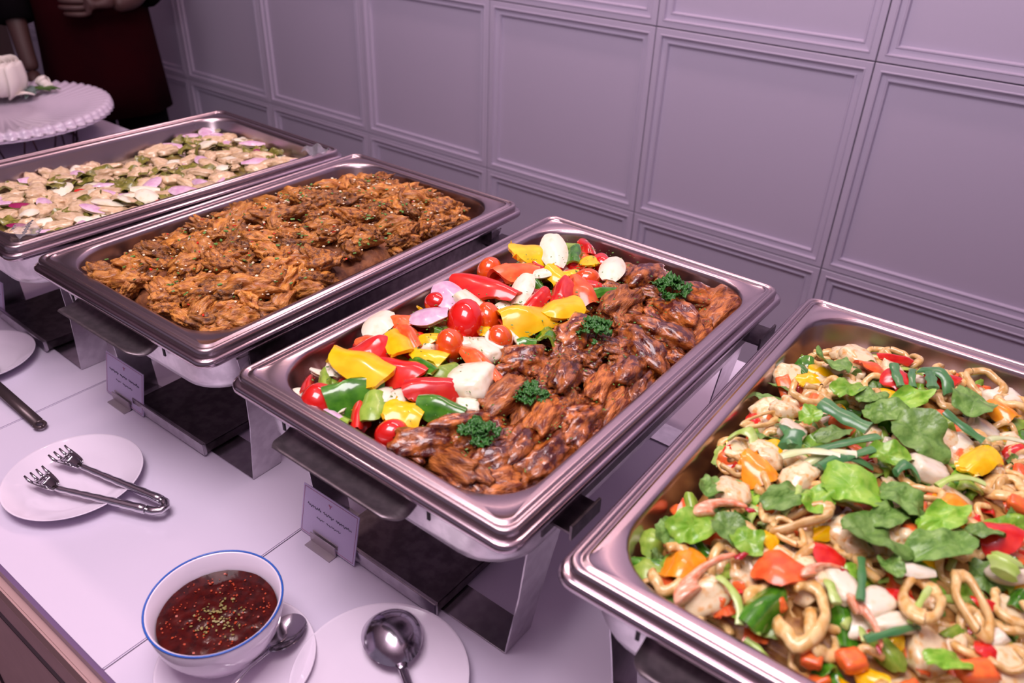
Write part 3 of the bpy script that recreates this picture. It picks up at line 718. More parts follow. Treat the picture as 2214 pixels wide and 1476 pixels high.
STIR=[
('ring',0.557,0.076,0.223,1.68,0.0544,0.0290,'large oval squid ring at the near left of the stir fry'),
('ring',0.621,0.134,0.230,1.60,0.0548,0.0254,'open squid ring behind the white onion wedge'),
('ring',0.648,0.154,0.229,-0.92,0.0505,0.0194,'long squid loop right of the open ring'),
('ring',0.673,0.173,0.226,-0.53,0.0329,0.0217,'squid loop at the right edge by the green pepper'),
('ring',0.679,0.130,0.221,0.77,0.0263,0.0218,'squid ring at the near right corner'),
('ring',0.499,0.155,0.231,1.85,0.0377,0.0137,'squid ring half hidden by a celery leaf'),
('shrimp',0.491,0.071,0.219,1.12,0.0549,0.0157,'curved pink shrimp with a red tail at the left corner'),
('shrimp',0.596,0.089,0.226,-0.81,0.0381,0.0118,'curved orange-red shrimp standing by the carrot'),
('shrimp',0.472,0.133,0.225,0.61,0.0404,0.0170,'shrimp with dark red tail lying above the herb leaves'),
('shrimp',0.556,0.116,0.230,0.90,0.0339,0.0099,'shrimp with its crimson tail under the red pepper'),
('pep_org',0.532,0.103,0.228,-0.33,0.0295,0.0394,'large orange-red tomato wedge in the near left'),
('pep_red',0.553,0.135,0.233,0.25,0.0222,0.0194,'glossy red pepper right of the orange-red wedge'),
('pep_red',0.652,0.240,0.233,0.33,0.0259,0.0310,'square red pepper at the right side'),
('pep_org2',0.613,0.252,0.234,0.42,0.0242,0.0267,'bright orange pepper below the onion at right'),
('pep_yel',0.619,0.323,0.234,1.33,0.0347,0.0209,'yellow pepper at the upper right with a scorch mark'),
('pep_org2',0.468,0.072,0.216,1.64,0.0285,0.0255,'orange pepper in the left corner inside a shrimp curl'),
('ring',0.462,0.064,0.214,1.64,0.0392,0.0242,'pink shrimp curl around the orange pepper in the left corner'),
('pep_org2',0.471,0.197,0.229,-0.56,0.0301,0.0233,'orange pepper piece at the upper left edge of the heap'),
('pep_yel',0.510,0.125,0.229,1.60,0.0181,0.0158,'yellow pepper chip among the herbs at left'),
('onionchunk',0.588,0.287,0.234,0.41,0.0270,0.0221,'large white onion piece at the upper right'),
('onionchunk',0.571,0.116,0.230,-0.75,0.0275,0.0156,'white onion petal right of the crimson shrimp tail'),
('onionchunk',0.608,0.106,0.228,0.74,0.0250,0.0132,'bright white onion wedge in the near middle'),
('onion',0.606,0.156,0.234,0.46,0.0285,0.0119,'long white onion strip under the herb leaves'),
('onionchunk',0.594,0.115,0.230,1.13,0.0246,0.0180,'translucent onion chunk left of the open squid ring'),
('egg',0.664,0.207,0.229,0.37,0.0262,0.0157,'white strip with an orange yolk at the right edge'),
('onionchunk',0.668,0.142,0.224,1.03,0.0143,0.0098,'small white onion bit near the right loop'),
('carrot',0.596,0.065,0.221,-0.66,0.0138,0.0150,'round carrot piece at the front edge'),
('carrot',0.664,0.108,0.222,0.72,0.0213,0.0129,'carrot slab at the near right'),
('carrot',0.598,0.202,0.234,-0.48,0.0145,0.0109,'small carrot bit under the herb leaves'),
('carrot',0.574,0.053,0.218,0.19,0.0120,0.0127,'carrot corner at the front edge of the pan'),
('carrot',0.658,0.292,0.232,1.64,0.0115,0.0162,'carrot strip touching the right frame edge'),
('pep_red',0.666,0.126,0.223,1.44,0.0127,0.0161,'red pepper sliver at the near right'),
('pep_red',0.656,0.165,0.229,0.20,0.0164,0.0084,'thin red pepper strip by the right loops'),
('pep_grn',0.532,0.066,0.221,1.41,0.0384,0.0219,'curled green pepper at the front edge'),
('pep_grn',0.675,0.188,0.226,1.44,0.0153,0.0118,'green pepper chip at the right edge'),
('scal',0.514,0.059,0.218,-0.71,0.0366,0.0056,'pale green scallion stalk at the front edge left'),
('scal',0.565,0.101,0.228,-1.06,0.0251,0.0062,'short green scallion by the white onion petal'),
('scal_d',0.581,0.120,0.231,1.83,0.0440,0.0047,'dark scallion blade standing beside the onion petal'),
('scal_d',0.612,0.093,0.226,1.04,0.0481,0.0046,'dark scallion blade across the onion wedge'),
('scal',0.619,0.125,0.230,1.49,0.0379,0.0038,'scallion stalk inside the open squid ring'),
('scal_w',0.502,0.229,0.234,0.61,0.0464,0.0081,'whitish scallion stalk lying level at the top'),
('scal_d',0.529,0.242,0.234,0.96,0.0543,0.0069,'dark scallion blade below the whitish stalk'),
('scal',0.611,0.278,0.234,0.64,0.0363,0.0065,'light scallion stalk at the right'),
('scal',0.513,0.168,0.233,1.60,0.0339,0.0041,'thin scallion stem between the celery leaves'),
('scal_d',0.572,0.264,0.234,0.56,0.0193,0.0099,'short dark scallion at the upper right'),
('scal',0.658,0.198,0.230,1.46,0.0156,0.0168,''),
('leaf',0.546,0.205,0.234,0.12,0.0437,0.0439,'broad celery leaf over the middle of the heap'),
('leaf',0.574,0.162,0.234,0.15,0.0402,0.0392,'largest pale green leaf in the near middle'),
('leaf',0.618,0.184,0.234,0.89,0.0466,0.0247,'celery leaf with notched edge at right of centre'),
('leaf',0.612,0.217,0.234,1.06,0.0401,0.0217,'celery leaf behind the notched one'),
('leaf',0.639,0.223,0.234,0.71,0.0217,0.0198,'small celery leaf on the square red pepper'),
('leaf',0.507,0.164,0.232,1.19,0.0465,0.0226,'celery leaf at the left above the shrimp'),
('leaf',0.527,0.176,0.234,-0.15,0.0203,0.0282,'dark folded leaf between the two celery leaves'),
('leaf',0.452,0.151,0.221,1.67,0.0255,0.0220,'leaf at the left edge beside the pale shrimp'),
('leaf',0.458,0.101,0.218,1.15,0.0337,0.0267,'round olive green leaf at the left corner'),
('leaf',0.484,0.111,0.224,-0.19,0.0262,0.0237,'spotted green leaf behind the orange-red wedge'),
('leaf',0.447,0.090,0.214,1.81,0.0223,0.0237,'dark leaf against the left wall of the pan'),
('leaf',0.500,0.107,0.226,-0.37,0.0223,0.0223,'bright green torn leaf right of the spotted one'),
('leaf',0.579,0.222,0.234,-0.21,0.0314,0.0379,'bright leaf at the centre of the garnish'),
('leaf',0.577,0.194,0.234,1.21,0.0368,0.0202,'vivid green leaf under the centre of the garnish'),
('leaf',0.555,0.271,0.234,0.69,0.0320,0.0220,'pale mottled leaf above the centre'),
('leaf',0.594,0.145,0.233,-0.79,0.0168,0.0155,'small bright leaf at the near edge of the garnish'),
('leaf',0.646,0.093,0.222,0.68,0.0281,0.0133,'dark leaf at the very front edge'),
('ring',0.526,0.155,0.233,0.91,0.0522,0.0192,'golden squid strip curving below the leaves'),
('ring',0.521,0.139,0.231,-0.29,0.0298,0.0164,'pale squid strip beside the yellow chip'),
('shell',0.467,0.161,0.226,0.45,0.0246,0.0293,'pale round scallop on the left of the heap'),
('shell',0.504,0.207,0.234,1.27,0.0277,0.0200,'cream seafood cube with browned edge'),
('shell',0.471,0.220,0.229,0.44,0.0242,0.0267,'cream squid piece at the upper left'),
('ring',0.457,0.199,0.225,1.78,0.0225,0.0226,'small squid ring at the left edge of the heap'),
('ring',0.592,0.248,0.234,1.71,0.0212,0.0263,'squid tube end beside the bright orange pepper'),
('ring',0.528,0.221,0.234,0.11,0.0207,0.0177,'yellow-orange squid curl under the whitish stalk'),
('leaf',0.569,0.318,0.234,-0.30,0.0417,0.0438,'large dull green leaf in the upper middle of the garnish'),
('leaf',0.597,0.403,0.234,1.54,0.0504,0.0353,'big crumpled leaf at the upper right of the garnish'),
('leaf',0.546,0.363,0.234,0.94,0.0459,0.0201,'ribbed blue-green leaf at the top of the garnish'),
('leaf',0.537,0.334,0.234,0.39,0.0378,0.0303,'fresh green leaf below the ribbed one'),
('leaf',0.509,0.266,0.234,0.93,0.0288,0.0180,'soft green leaf at the left of the garnish'),
('leaf',0.484,0.285,0.233,1.54,0.0225,0.0180,'yellow-green leaf next to the white onion'),
('leaf',0.467,0.399,0.226,-1.05,0.0338,0.0345,'long leaf at the far left top of the heap'),
('leaf',0.497,0.349,0.234,1.31,0.0394,0.0213,'olive pepper-like leaf near the top'),
('scal_d',0.509,0.298,0.234,-0.20,0.0454,0.0131,'thick dark scallion at the left of the garnish'),
('scal_d',0.474,0.250,0.231,-0.97,0.0404,0.0084,'dark scallion hanging down at the left of the white onion'),
('scal_d',0.524,0.262,0.234,0.82,0.0565,0.0085,'long scallion under the thick dark one'),
('scal_d',0.528,0.241,0.234,0.92,0.0521,0.0077,'lowest long scallion of the left bundle'),
('scal_w',0.516,0.240,0.234,0.69,0.0414,0.0062,'white scallion stalk of the left bundle'),
('scal_d',0.527,0.406,0.233,-1.06,0.0326,0.0075,'scallion slanting at the top of the heap'),
('scal_d',0.539,0.417,0.233,-1.31,0.0306,0.0057,'upright scallion at the top of the heap'),
('scal_d',0.557,0.417,0.234,-1.31,0.0363,0.0083,'wide scallion piece right of the upright one'),
('scal_d',0.562,0.440,0.231,-0.50,0.0353,0.0103,'scallion lying over the red pepper at the top'),
('scal_w',0.632,0.363,0.234,0.71,0.0381,0.0057,'pale stalk reaching the right frame edge'),
('scal_d',0.597,0.357,0.234,-0.16,0.0376,0.0074,'dark stalk leading to the pale one'),
('scal_d',0.485,0.242,0.233,1.83,0.0144,0.0144,'short scallion on the white onion at left'),
('pep_red',0.533,0.412,0.233,-0.78,0.0293,0.0305,'red pepper under the scallions at the top'),
('pep_red',0.564,0.448,0.230,0.47,0.0297,0.0186,'red pepper beside the top squid ring'),
('pep_red',0.513,0.467,0.225,0.68,0.0341,0.0109,'red shrimp tail like pepper at the far edge'),
('shell',0.482,0.444,0.224,-0.34,0.0357,0.0239,'white squid body at the far tip of the heap'),
('shell',0.466,0.457,0.220,0.57,0.0251,0.0178,'golden squid tip at the far end'),
('ring',0.567,0.467,0.227,0.24,0.0315,0.0231,'squid ring at the far edge'),
('ring',0.598,0.474,0.225,-0.86,0.0376,0.0298,'squid ring at the far right'),
('ring',0.630,0.455,0.226,0.93,0.0378,0.0285,'squid ring against the right frame edge'),
('onionchunk',0.618,0.465,0.225,0.94,0.0290,0.0196,'white onion between the two far right rings'),
('onionchunk',0.475,0.268,0.231,1.83,0.0242,0.0203,'upright white onion at the left edge of the heap'),
('ring',0.466,0.336,0.228,0.79,0.0359,0.0240,'squid ring with red bit on the left slope'),
('ring',0.479,0.357,0.230,1.45,0.0322,0.0136,'squid strip at the upper left slope'),
('shell',0.456,0.304,0.226,1.03,0.0252,0.0178,'pale squid knob on the left slope'),
('ring',0.446,0.273,0.223,1.24,0.0480,0.0112,'long squid strip on the left slope'),
('shell',0.467,0.228,0.229,0.74,0.0258,0.0217,'golden-white scallop at the left edge'),
('pep_yel',0.474,0.231,0.230,1.85,0.0162,0.0197,'yellow pepper behind the golden-white scallop'),
('pep_yel',0.455,0.369,0.224,0.77,0.0201,0.0166,'dull yellow pepper at the upper left'),
('pep_org2',0.468,0.200,0.228,-0.57,0.0249,0.0233,'orange pepper on the lower left slope'),
('pep_yel',0.619,0.325,0.234,1.22,0.0337,0.0224,'yellow pepper with a black scratch at the upper right'),
('ring',0.454,0.194,0.224,1.78,0.0177,0.0235,'squid ring at the left slope beside the orange pepper'),
('pep_org2',0.621,0.430,0.230,-0.71,0.0257,0.0209,'orange pepper by the right frame edge'),
('scal',0.447,0.235,0.223,-0.19,0.0230,0.0111,'frilly light green stem poking out at the left'),
('pep_org',0.499,0.424,0.229,0.66,0.0294,0.0190,'orange pepper near the far tip'),
('leaf',0.518,0.349,0.234,0.70,0.0231,0.0195,"small dark leaf at the garnish's left top"),
]
R = random.Random(23)
# ---- third dish: peppers and ribs
heap(2, 'rib_gravy', M_GRAVY, 'brown gravy bed under the ribs and peppers', lambda x, y: hC(x, y)-.014, -.138, .138, -.236, .236)
for it in VEG: place(it[0], it[1], it[2], it[3]+(.002 if it[0][:3] == 'tom' else .004), it[4], it[5]*1.28, it[6]*1.30, it[7], None, .28, None, R)
VK = ['pep_red', 'pep_yel', 'pep_org', 'onionchunk', 'pep_grn', 'onion', 'tom_org', 'pep_lime', 'pep_red', 'tom_red']
VKL = {'pep_red': 'small red pepper piece buried among the larger vegetables of the third dish', 'pep_yel': 'small yellow pepper piece buried among the larger vegetables of the third dish', 'pep_org': 'small orange-red pepper piece buried among the larger vegetables of the third dish', 'onionchunk': 'small white onion chunk buried among the larger vegetables of the third dish', 'pep_grn': 'small green pepper piece buried among the larger vegetables of the third dish', 'onion': 'small white onion petal buried among the larger vegetables of the third dish', 'tom_org': 'small orange tomato buried among the larger vegetables of the third dish', 'pep_lime': 'small pale green pepper piece buried among the larger vegetables of the third dish', 'tom_red': 'small red tomato buried among the larger vegetables of the third dish'}
def veg_zone(x, y):   # left of the line where the ribs begin
    return x < .185+(y-.05)*-.02 and x > .052+.05*max(0, (y-.3)) and .04 < y < .49
n = 0
while n < 140:
    x, y = R.uniform(.05, .20), R.uniform(.04, .49)
    if not veg_zone(x, y): continue
    if x > .150 and y < .30 and R.random() < .6: continue
    kd = R.choice(VK); s = R.uniform(.020, .032)
    place(kd, x, y, hC(x, y)-.005, R.uniform(0, 6.28), s, s*R.uniform(.7, 1), VKL[kd], VKL[kd].replace('piece buried', 'pieces buried'), .7, None, R); n += 1
RLB = {0: 'long glazed rib leading from the vegetables to the far end'}
LM = [('the near parsley sprig', 'PARS', 3), ('the two lobed parsley sprig', 'PARS', 2), ('the middle parsley sprig', 'PARS', 1), ('the far parsley sprig', 'PARS', 0), ('the speckled onion chunk', 'VEG', 15), ('the ringed orange tomato', 'VEG', 47), ('the near right corner of the pan', None, (.325, .05)), ('the far right corner of the pan', None, (.33, .50))]
used_rib = {}
def rib_label(x, y):
    best = None
    for nm, tb, k in LM:
        q = k if tb is None else ((PARS if tb == 'PARS' else VEG)[k][1:3])
        d = math.hypot(x-q[0], y-q[1])
        if best is None or d < best[0]: best = (d, nm, q)
    d, nm, q = best; a = math.degrees(math.atan2(y-q[1], x-q[0])) % 360
    dr = ['to the right of', 'toward the wall from', 'to the left of', 'in front of'][int(((a+45) % 360)//90)]
    far = 'beside and ' if d < .035 else ('near and ' if d < .06 else 'well ')
    s = 'glazed brown rib ' + far + dr + ' ' + nm
    used_rib[s] = used_rib.get(s, 0)+1
    return s if used_rib[s] == 1 else (s.replace('glazed brown', 'smaller brown') if used_rib[s] == 2 else None)
for i, it in enumerate(RIBS):
    place('rib', min(it[1], .322-.25*it[6]), it[2], it[3]+.001, it[4], min(.070, it[5]*.95), min(.036, it[6]), rib_label(it[1], it[2]) or 'glossy brown glazed rib lying on top of the rib heap', 'ribs on top of the rib heap', .3, .95, R)
n = 0
while n < 120:
    x, y = R.uniform(.165, .325), R.uniform(.035, .50)
    if x < .215-.08*(y-.05)*0 and y < .22 and x < .225-(y*.2): continue
    if x < .20 and y > .33 and R.random() < .5: continue
    s = R.uniform(.024, .052)
    place('rib', x, y, hC(x, y)-.006, R.gauss(1.2, .8), s, s*R.uniform(.45, .65), 'brown glazed rib tucked beneath the top ribs of the third dish', 'ribs tucked lower in the rib heap', .5, .9, R); n += 1
PAR_ST = tube_mesh('stem', [(0, 0, -.1), (.03, .02, .1), (.0, .0, .3)], .02, 6)
for i, it in enumerate(PARS):
    e = empty('parsley_sprig', (it[1], it[2], T+it[3]+.001), it[4]); e.scale = (it[5]*1.05,)*3
    e['label'] = it[7]; e['category'] = 'parsley'
    link('curls', parsley_me(300+i), None, e); link('stem', pyd('stem', *PAR_ST), M_PARS, e)
def surf_pts(h, x0, x1, y0, y1, n, rr, dz=.004):
    return [(x, y, T+h(x, y)+dz+rr.uniform(-.002, .006)) for x, y in ((rr.uniform(x0, x1), rr.uniform(y0, y1)) for _ in range(n))]
flecks('chopped_herbs', 'chopped green herbs sprinkled over the ribs and peppers', M_HERB, surf_pts(hC, .07, .32, .05, .49, 900, R, .009), .0011)

# ---- fourth dish: seafood stir fry
heap(3, 'stir_fry_bed', M_STBED, 'orange brown sauce and noodles bed under the seafood stir fry', lambda x, y: hD(x, y)-.010, -.136, .138, -.236, .236, amp=.006)
for it in STIR:
    kd = it[0]; dz = {'lea': .010, 'sca': .008, 'rin': .002, 'shr': .004}.get(kd[:3], 0)
    lb = it[7] or 'pale scallion bit among the loops at the right edge'
    o = place(kd, it[1], it[2], it[3]+dz+.004, it[4], it[5]*(1.2 if kd[:3] != 'sca' else 1.05), it[6]*1.2, lb, None, .3, None, R)
SK = ['ring', 'ring', 'leaf', 'shell', 'pep_grn', 'pep_org', 'onionchunk', 'pep_yel', 'ring', 'carrot', 'scal', 'leaf', 'pep_red', 'shell', 'ring', 'pep_lime']
SKL = {'ring': 'small squid ring mixed in between the larger pieces of the stir fry', 'shell': 'small pale seafood bit mixed in between the larger pieces of the stir fry', 'pep_grn': 'small green pepper chip mixed into the stir fry', 'pep_lime': 'small pale green pepper chip mixed into the stir fry', 'pep_org': 'small orange-red pepper chip mixed into the stir fry', 'onionchunk': 'small onion bit mixed into the stir fry', 'pep_yel': 'small yellow pepper chip mixed into the stir fry', 'carrot': 'small carrot bit mixed into the stir fry', 'scal': 'small light scallion bit mixed into the stir fry', 'leaf': 'small celery leaf mixed into the stir fry', 'pep_red': 'small red pepper chip mixed into the stir fry'}
n = 0
while n < 560:
    x, y = R.uniform(.432, .705), R.uniform(.040, .50)
    kd = SK[n % len(SK)]; s = R.uniform(.024, .042)
    if kd[:3] == 'rin': s *= 1.15
    W_ = s*R.uniform(.5, .95) if kd[:3] != 'sca' else s*.2
    if kd[:3] in ('car', 'pep', 'oni'): s *= .7; W_ *= .7
    place(kd, x, y, hD(x, y)-.006+R.uniform(-.004, .003), R.uniform(0, 6.28), s, W_, SKL[kd], SKL[kd].replace('small ', 'small loose ')+'s', .6, None, R); n += 1

# ---- second dish: fried chicken
XC = -.4022+.18
def hB(x, y):
    a = max(0, 1-((x-XC-.012)/.150)**2); b_ = max(0, 1-((y-.27)/.28)**2)
    return .186+.052*min(1, (a*b_)**.5*1.15)
heap(1, 'chicken_crumbs', M_CHKB, 'dark fried crumbs bed under the fried chicken', lambda x, y: hB(x, y)-.010, -.132, .138, -.236, .232, amp=.006)
n = 0
while n < 290:
    u, v = R.uniform(-.120, .136), R.uniform(-.232, .222)
    x, y = dish_local(1, u, v)
    if u < -.085 and v > .12 and R.random() < .7: continue
    s = R.uniform(.030, .058)
    place('chk', x, y, hB(x, y)+R.uniform(-.007, .005), R.gauss(1.0, .75), s, s*R.uniform(.38, .55), 'crusty fried chicken strip in the heap of the second dish', 'fried chicken strips heaped in the second dish', .45, 1.0, R); n += 1
for (lb, u, v, hd, s, w_) in (('golden fried chicken strip largest at the near right of the heap', .095, -.165, .85, .075, .030), ('fried chicken wing tip pointing up at the far peak of the heap', -.055, .205, 1.5, .055, .018), ('straight fried chicken stick lying across the far right of the heap', .085, .205, .2, .050, .016), ('dark red fried chicken bit against the left wall of the pan', -.108, -.170, 2.2, .036, .018), ('pale rounded fried chicken nugget near the front left of the heap', .0, -.175, 1.3, .04, .026), ('long fried chicken strip standing at the heap\'s middle', -.02, -.02, 1.1, .075, .022)):
    x, y = dish_local(1, u, v); place('chk', x, y, hB(x, y)+.006, hd, s, w_, lb, None, .2, 1.0, R)
flecks('chopped_scallion', 'chopped green scallion sprinkled over the fried chicken', M_HERB, surf_pts(hB, XC-.11, XC+.13, .05, .49, 260, R, .009), .0022, 2)
flecks('fried_crumbs', 'pale crumbs scattered over the fried chicken', M_SESAME, surf_pts(hB, XC-.11, XC+.13, .05, .49, 420, R, .009), .0014, 3, .9)
flecks('chopped_chili', 'chopped red chili scattered over the fried chicken', M_CHILI, surf_pts(hB, XC-.11, XC+.13, .05, .49, 40, R, .009), .002, 4)

# ---- first dish: fish and greens in broth
hA = lambda x, y: .196
heap(0, 'clear_broth', M_BROTH, 'olive green clear broth in the farthest chafing dish', lambda x, y: .195, -.141, .141, -.240, .240, amp=.0015, fr=40)
AK = ['fish', 'fish', 'fish', 'olive', 'olive', 'fish', 'onion_pur', 'fish', 'olive', 'onion', 'fish']
AKL = {'fish': 'pale fish piece floating in the broth of the farthest dish', 'olive': 'wilted olive green leaf floating in the broth of the farthest dish', 'onion_pur': 'mauve onion slice floating in the broth of the farthest dish', 'onion': 'whitish onion slice floating in the broth of the farthest dish'}
AKG = {'fish': 'fish pieces in the broth', 'olive': 'wilted leaves in the broth', 'onion_pur': 'mauve onion slices in the broth', 'onion': 'whitish onion slices in the broth'}
for i in range(330):
    u, v = R.uniform(-.132, .136), R.uniform(-.232, .232); x, y = dish_local(0, u, v); kd = AK[i % len(AK)]
    s = R.uniform(.028, .048)
    if kd == 'olive': s *= 1.15
    place(kd, x, y, .197+R.uniform(-.003, .006), R.uniform(0, 6.28), s, s*R.uniform(.45, .8), AKL[kd], AKG[kd], .25, .8, R)
for (kd, u, v, lb) in (('mag', .03, .20, 'dark magenta onion piece at the far end of the broth'), ('mag', -.02, -.18, 'dark magenta onion piece at the near left of the broth'), ('mag', .05, -.215, 'dark magenta onion piece at the near corner of the broth'), ('pep_red', .115, .19, 'red chili slice by the far right corner of the broth'), ('pep_red', .11, -.03, 'red chili slice by the right wall of the broth'), ('pep_red', -.02, -.09, 'tiny red chili slice left of centre in the broth')):
    x, y = dish_local(0, u, v); place(kd, x, y, .203, R.uniform(0, 6), .028 if kd == 'mag' else .016, .016 if kd == 'mag' else .010, lb, None, .2, .7, R)

# ------------------------------------------------------------------ tableware
def plate_me(r, h=.016):
    return lathe('plate', [(r*.55, 0), (r*.60, .001), (r*.66, .003), (r*.97, h-.003), (r, h-.0008), (r*.992, h), (r*.965, h-.0012), (r*.70, .0065), (r*.62, .0048), (.001, .0045)], 64)
def plate(r, x, y, label, name='plate'):
    o = link(name, plate_me(r), M_PORC, None, (x, y, T+.0002)); tag(o, label, 'plate', None); return o
plate(.079, -.243, -.078, 'white plate at the left holding the steel tongs')
plate(.072, -.600, -.030, 'white plate cut off by the left edge of the photo')
plate(.084, .243, -.040, 'white plate at the bottom holding the large serving spoon')
plate(.074, .125, -.113, 'white saucer under the bowl of red sauce', 'saucer')
# bowl
bx, by = .098, -.108; bz = T+.0052
bowl = empty('sauce_bowl', (bx, by, bz)); tag(bowl, 'white bowl with a thin blue rim filled with dark red sauce', 'bowl')
BR = .0625
link('bowl_body', lathe('bowl_body', [(.030, 0), (.031, .003), (.034, .005), (.048, .018), (.058, .038), (BR, .0655), (BR-.0012, .0670), (BR-.0032, .0660), (BR-.007, .045), (.046, .025), (.03, .010), (.001, .008)], 64), M_PORC, bowl)
bm = bmesh.new(); bm.free()
vs, fs = tube_mesh('b', [(BR*math.cos(a)*.990, BR*math.sin(a)*.990, .0668) for a in [2*PI*i/64 for i in range(65)]], .0011, 6)
link('blue_rim', pyd('blue_rim', vs, fs), M_BLUE, bowl)
sv, sf = [], []
NRr, NA = 14, 56
sv.append((0, 0, 0))
for j in range(1, NRr+1):
    for i in range(NA):
        a = 2*PI*i/NA; q = .0545*j/NRr; sv.append((q*math.cos(a), q*math.sin(a), .0007*noise.noise(Vector((q*math.cos(a)*120, q*math.sin(a)*120, 0)))))
for i in range(NA): sf.append((0, 1+i, 1+(i+1) % NA))
for j in range(NRr-1):
    for i in range(NA):
        a, b_ = 1+j*NA+i, 1+j*NA+(i+1) % NA; sf.append((a, a+NA, b_+NA, b_))
n0 = len(sv); sv += [(x*.97, y*.97, z-.004) for x, y, z in sv]; sf += [tuple(i+n0 for i in f[::-1]) for f in sf]
s_ = link('red_sauce', pyd('red_sauce', sv, sf), M_SAUCE, None, (bx, by, bz+.0475)); tag(s_, 'dark red chili sauce inside the blue rimmed bowl', 'sauce', None)
rr = random.Random(5)
flecks('sesame_seeds', 'pale green seeds and herbs floating at the middle of the red sauce', mat('seed', (.28, .24, .07), .5), [(bx+.004+rr.gauss(0, .011), by-.002+rr.gauss(0, .009), bz+.0485) for _ in range(90)], .0010, 6, .7)
flecks('chili_flakes', 'orange chili flakes speckling the red sauce', mat('flake', (.45, .05, .01), .4), [(bx+q*math.cos(t), by+q*math.sin(t), bz+.0483) for q, t in ((.05*rr.random()**.5, rr.random()*6.28) for _ in range(160))], .0008, 7, .8)
# spoons
def spoon(name, loc, hd, bl, bw, hl, label, mt, flip, rotx=0, deep=.3, group=None):
    e = empty(name, loc, hd); e.rotation_euler = (0, rotx, hd); tag(e, label, 'spoon', group)
    s = -1 if not flip else 1
    def f(u, v):
        c = math.sqrt(max(0, 1-v*v*.0)); a = math.atan2(v, u) if (u or v) else 0
        m_ = max(abs(u), abs(v)); k = m_
        x = bl/2*k*math.cos(a); y = bw/2*k*math.sin(a)*(1-.10*math.cos(a))
        return x, y, s*deep*bw*(1-k*k)**.8 if k < 1 else 0
    v, fc, mi = sheet(16, 16, f, .0011); link('bowl', finish('bowl', v, fc, [mt], None, 1.0), None, e)
    pts = [(bl/2-.003, 0, 0), (bl/2+.008, 0, .003), (bl/2+hl*.3, 0, .010), (bl/2+hl*.65, 0, .012), (bl/2+hl, 0, .008)]
    link('handle', pyd('handle', *tube_mesh('h', pts, [bw*.10, bw*.075, bw*.07, bw*.09, bw*.12], 8, .35)), mt, e)
    return e
# large spoon, convex side up, handle towards the photographer
spoon('serving_spoon', (.2245, -.004, T+.0185), math.atan2(-.026, .042), .068, .060, .16, 'large round steel serving spoon lying bowl down on the bottom plate', M_SPOON, True, 0, .30)
spoon('teaspoon', (.141, -.067, T+.0215), math.atan2(-.070, .0165), .046, .032, .095, 'small steel spoon on the saucer beside the sauce bowl', M_CHROME, False, .0, .22)
# tongs: two ribbed arms, spring bend, fork and spoon heads
tg = empty('serving_tongs', (0, 0, T)); tag(tg, 'steel tongs with fork tips lying across the left plate', 'tongs')
def arm(a, b_, z0, z1, name):
    a, b_ = Vector((*a, z0)), Vector((*b_, z1)); n = 14; pts = [a.lerp(b_, i/n) for i in range(n+1)]
    rad = [.0032+.0022*(i/n)+(.0006 if i % 2 else 0) for i in range(n+1)]
    return link(name, pyd(name, *tube_mesh('a', pts, rad, 8, 1.0)), M_CHROME, tg)
arm((-.253, -.066), (-.122, -.036), .017, .0155, 'arm'); arm((-.236, -.105), (-.122, -.056), .017, .0150, 'arm')
bend = [(-.124, -.0365, .0155), (-.117, -.035, .015), (-.110, -.0385, .0145), (-.109, -.046, .0145), (-.114, -.0515, .0145), (-.124, -.0568, .015)]
link('spring_bend', pyd('spring_bend', *tube_mesh('b', bend, .0055, 8, .8)), M_CHROME, tg)
def fork_head(x, y, z, hd, nt):
    e = link('head', None, None, tg) if False else None
    def f(u, v): return (.5+.5*u)*.034, v*.0125*(.40+.60*(.5+.5*u)**.5), -.0060*(1-v*v)+.003
    v, fc, mi = sheet(8, 8, f, .0010)
    parts = [(v, fc)]
    for i in range(nt):
        yy = (-1+2*i/(nt-1))*.0090
        parts.append(tube_mesh('t', [(.030, yy*1.15, .001), (.037, yy*1.2, .0025), (.042, yy*1.22, .006)], [.0022, .0020, .0012], 6))
    vs, fs = merge(parts); o = link('head', pyd('head', vs, fs), M_CHROME, tg); o.location = (x, y, z); o.rotation_euler = (0, 0, hd); return o
fork_head(-.251, -.0655, .017, math.atan2(-.006, -.045), 4); fork_head(-.234, -.104, .017, math.atan2(-.004, -.045), 4)
# dark utensil handle at the left edge
uh = empty('dark_utensil', (0, 0, T)); tag(uh, 'dark metal serving utensil handle with a hanging hole entering from the left edge', 'utensil')
a, b_ = Vector((-.54, -.050, .014)), Vector((-.378, -.052, .006)); d = (b_-a).normalized(); nrm = Vector((-d.y, d.x, 0))
bm = bmesh.new(); add_box(bm, 0, (b_-a).length-.012, -.0075, .0075, -.0015, .0030, .001)
hnd = link('handle', to_mesh('handle', bm), M_BLACKP, uh); hnd.location = a; hnd.rotation_euler = (0, -math.asin(d.z), math.atan2(d.y, d.x))
vs, fs = tube_mesh('r', [(.0062*math.cos(t)*1.2, .0062*math.sin(t), 0) for t in [2*PI*i/20 for i in range(21)]], .0026, 6)
lp = link('hanging_loop', pyd('hanging_loop', vs, fs), M_BLACKP, uh); lp.location = b_-d*.006
hd2 = link('scoop', finish('scoop', *sheet(8, 8, lambda u, v: (.035*u, .025*v*math.sqrt(max(0, 1-u*u*.7)), .006*(u*u+v*v)), .0012)[:2], [M_BLACKP]), None, uh); hd2.location = (-.573, -.050, .012)
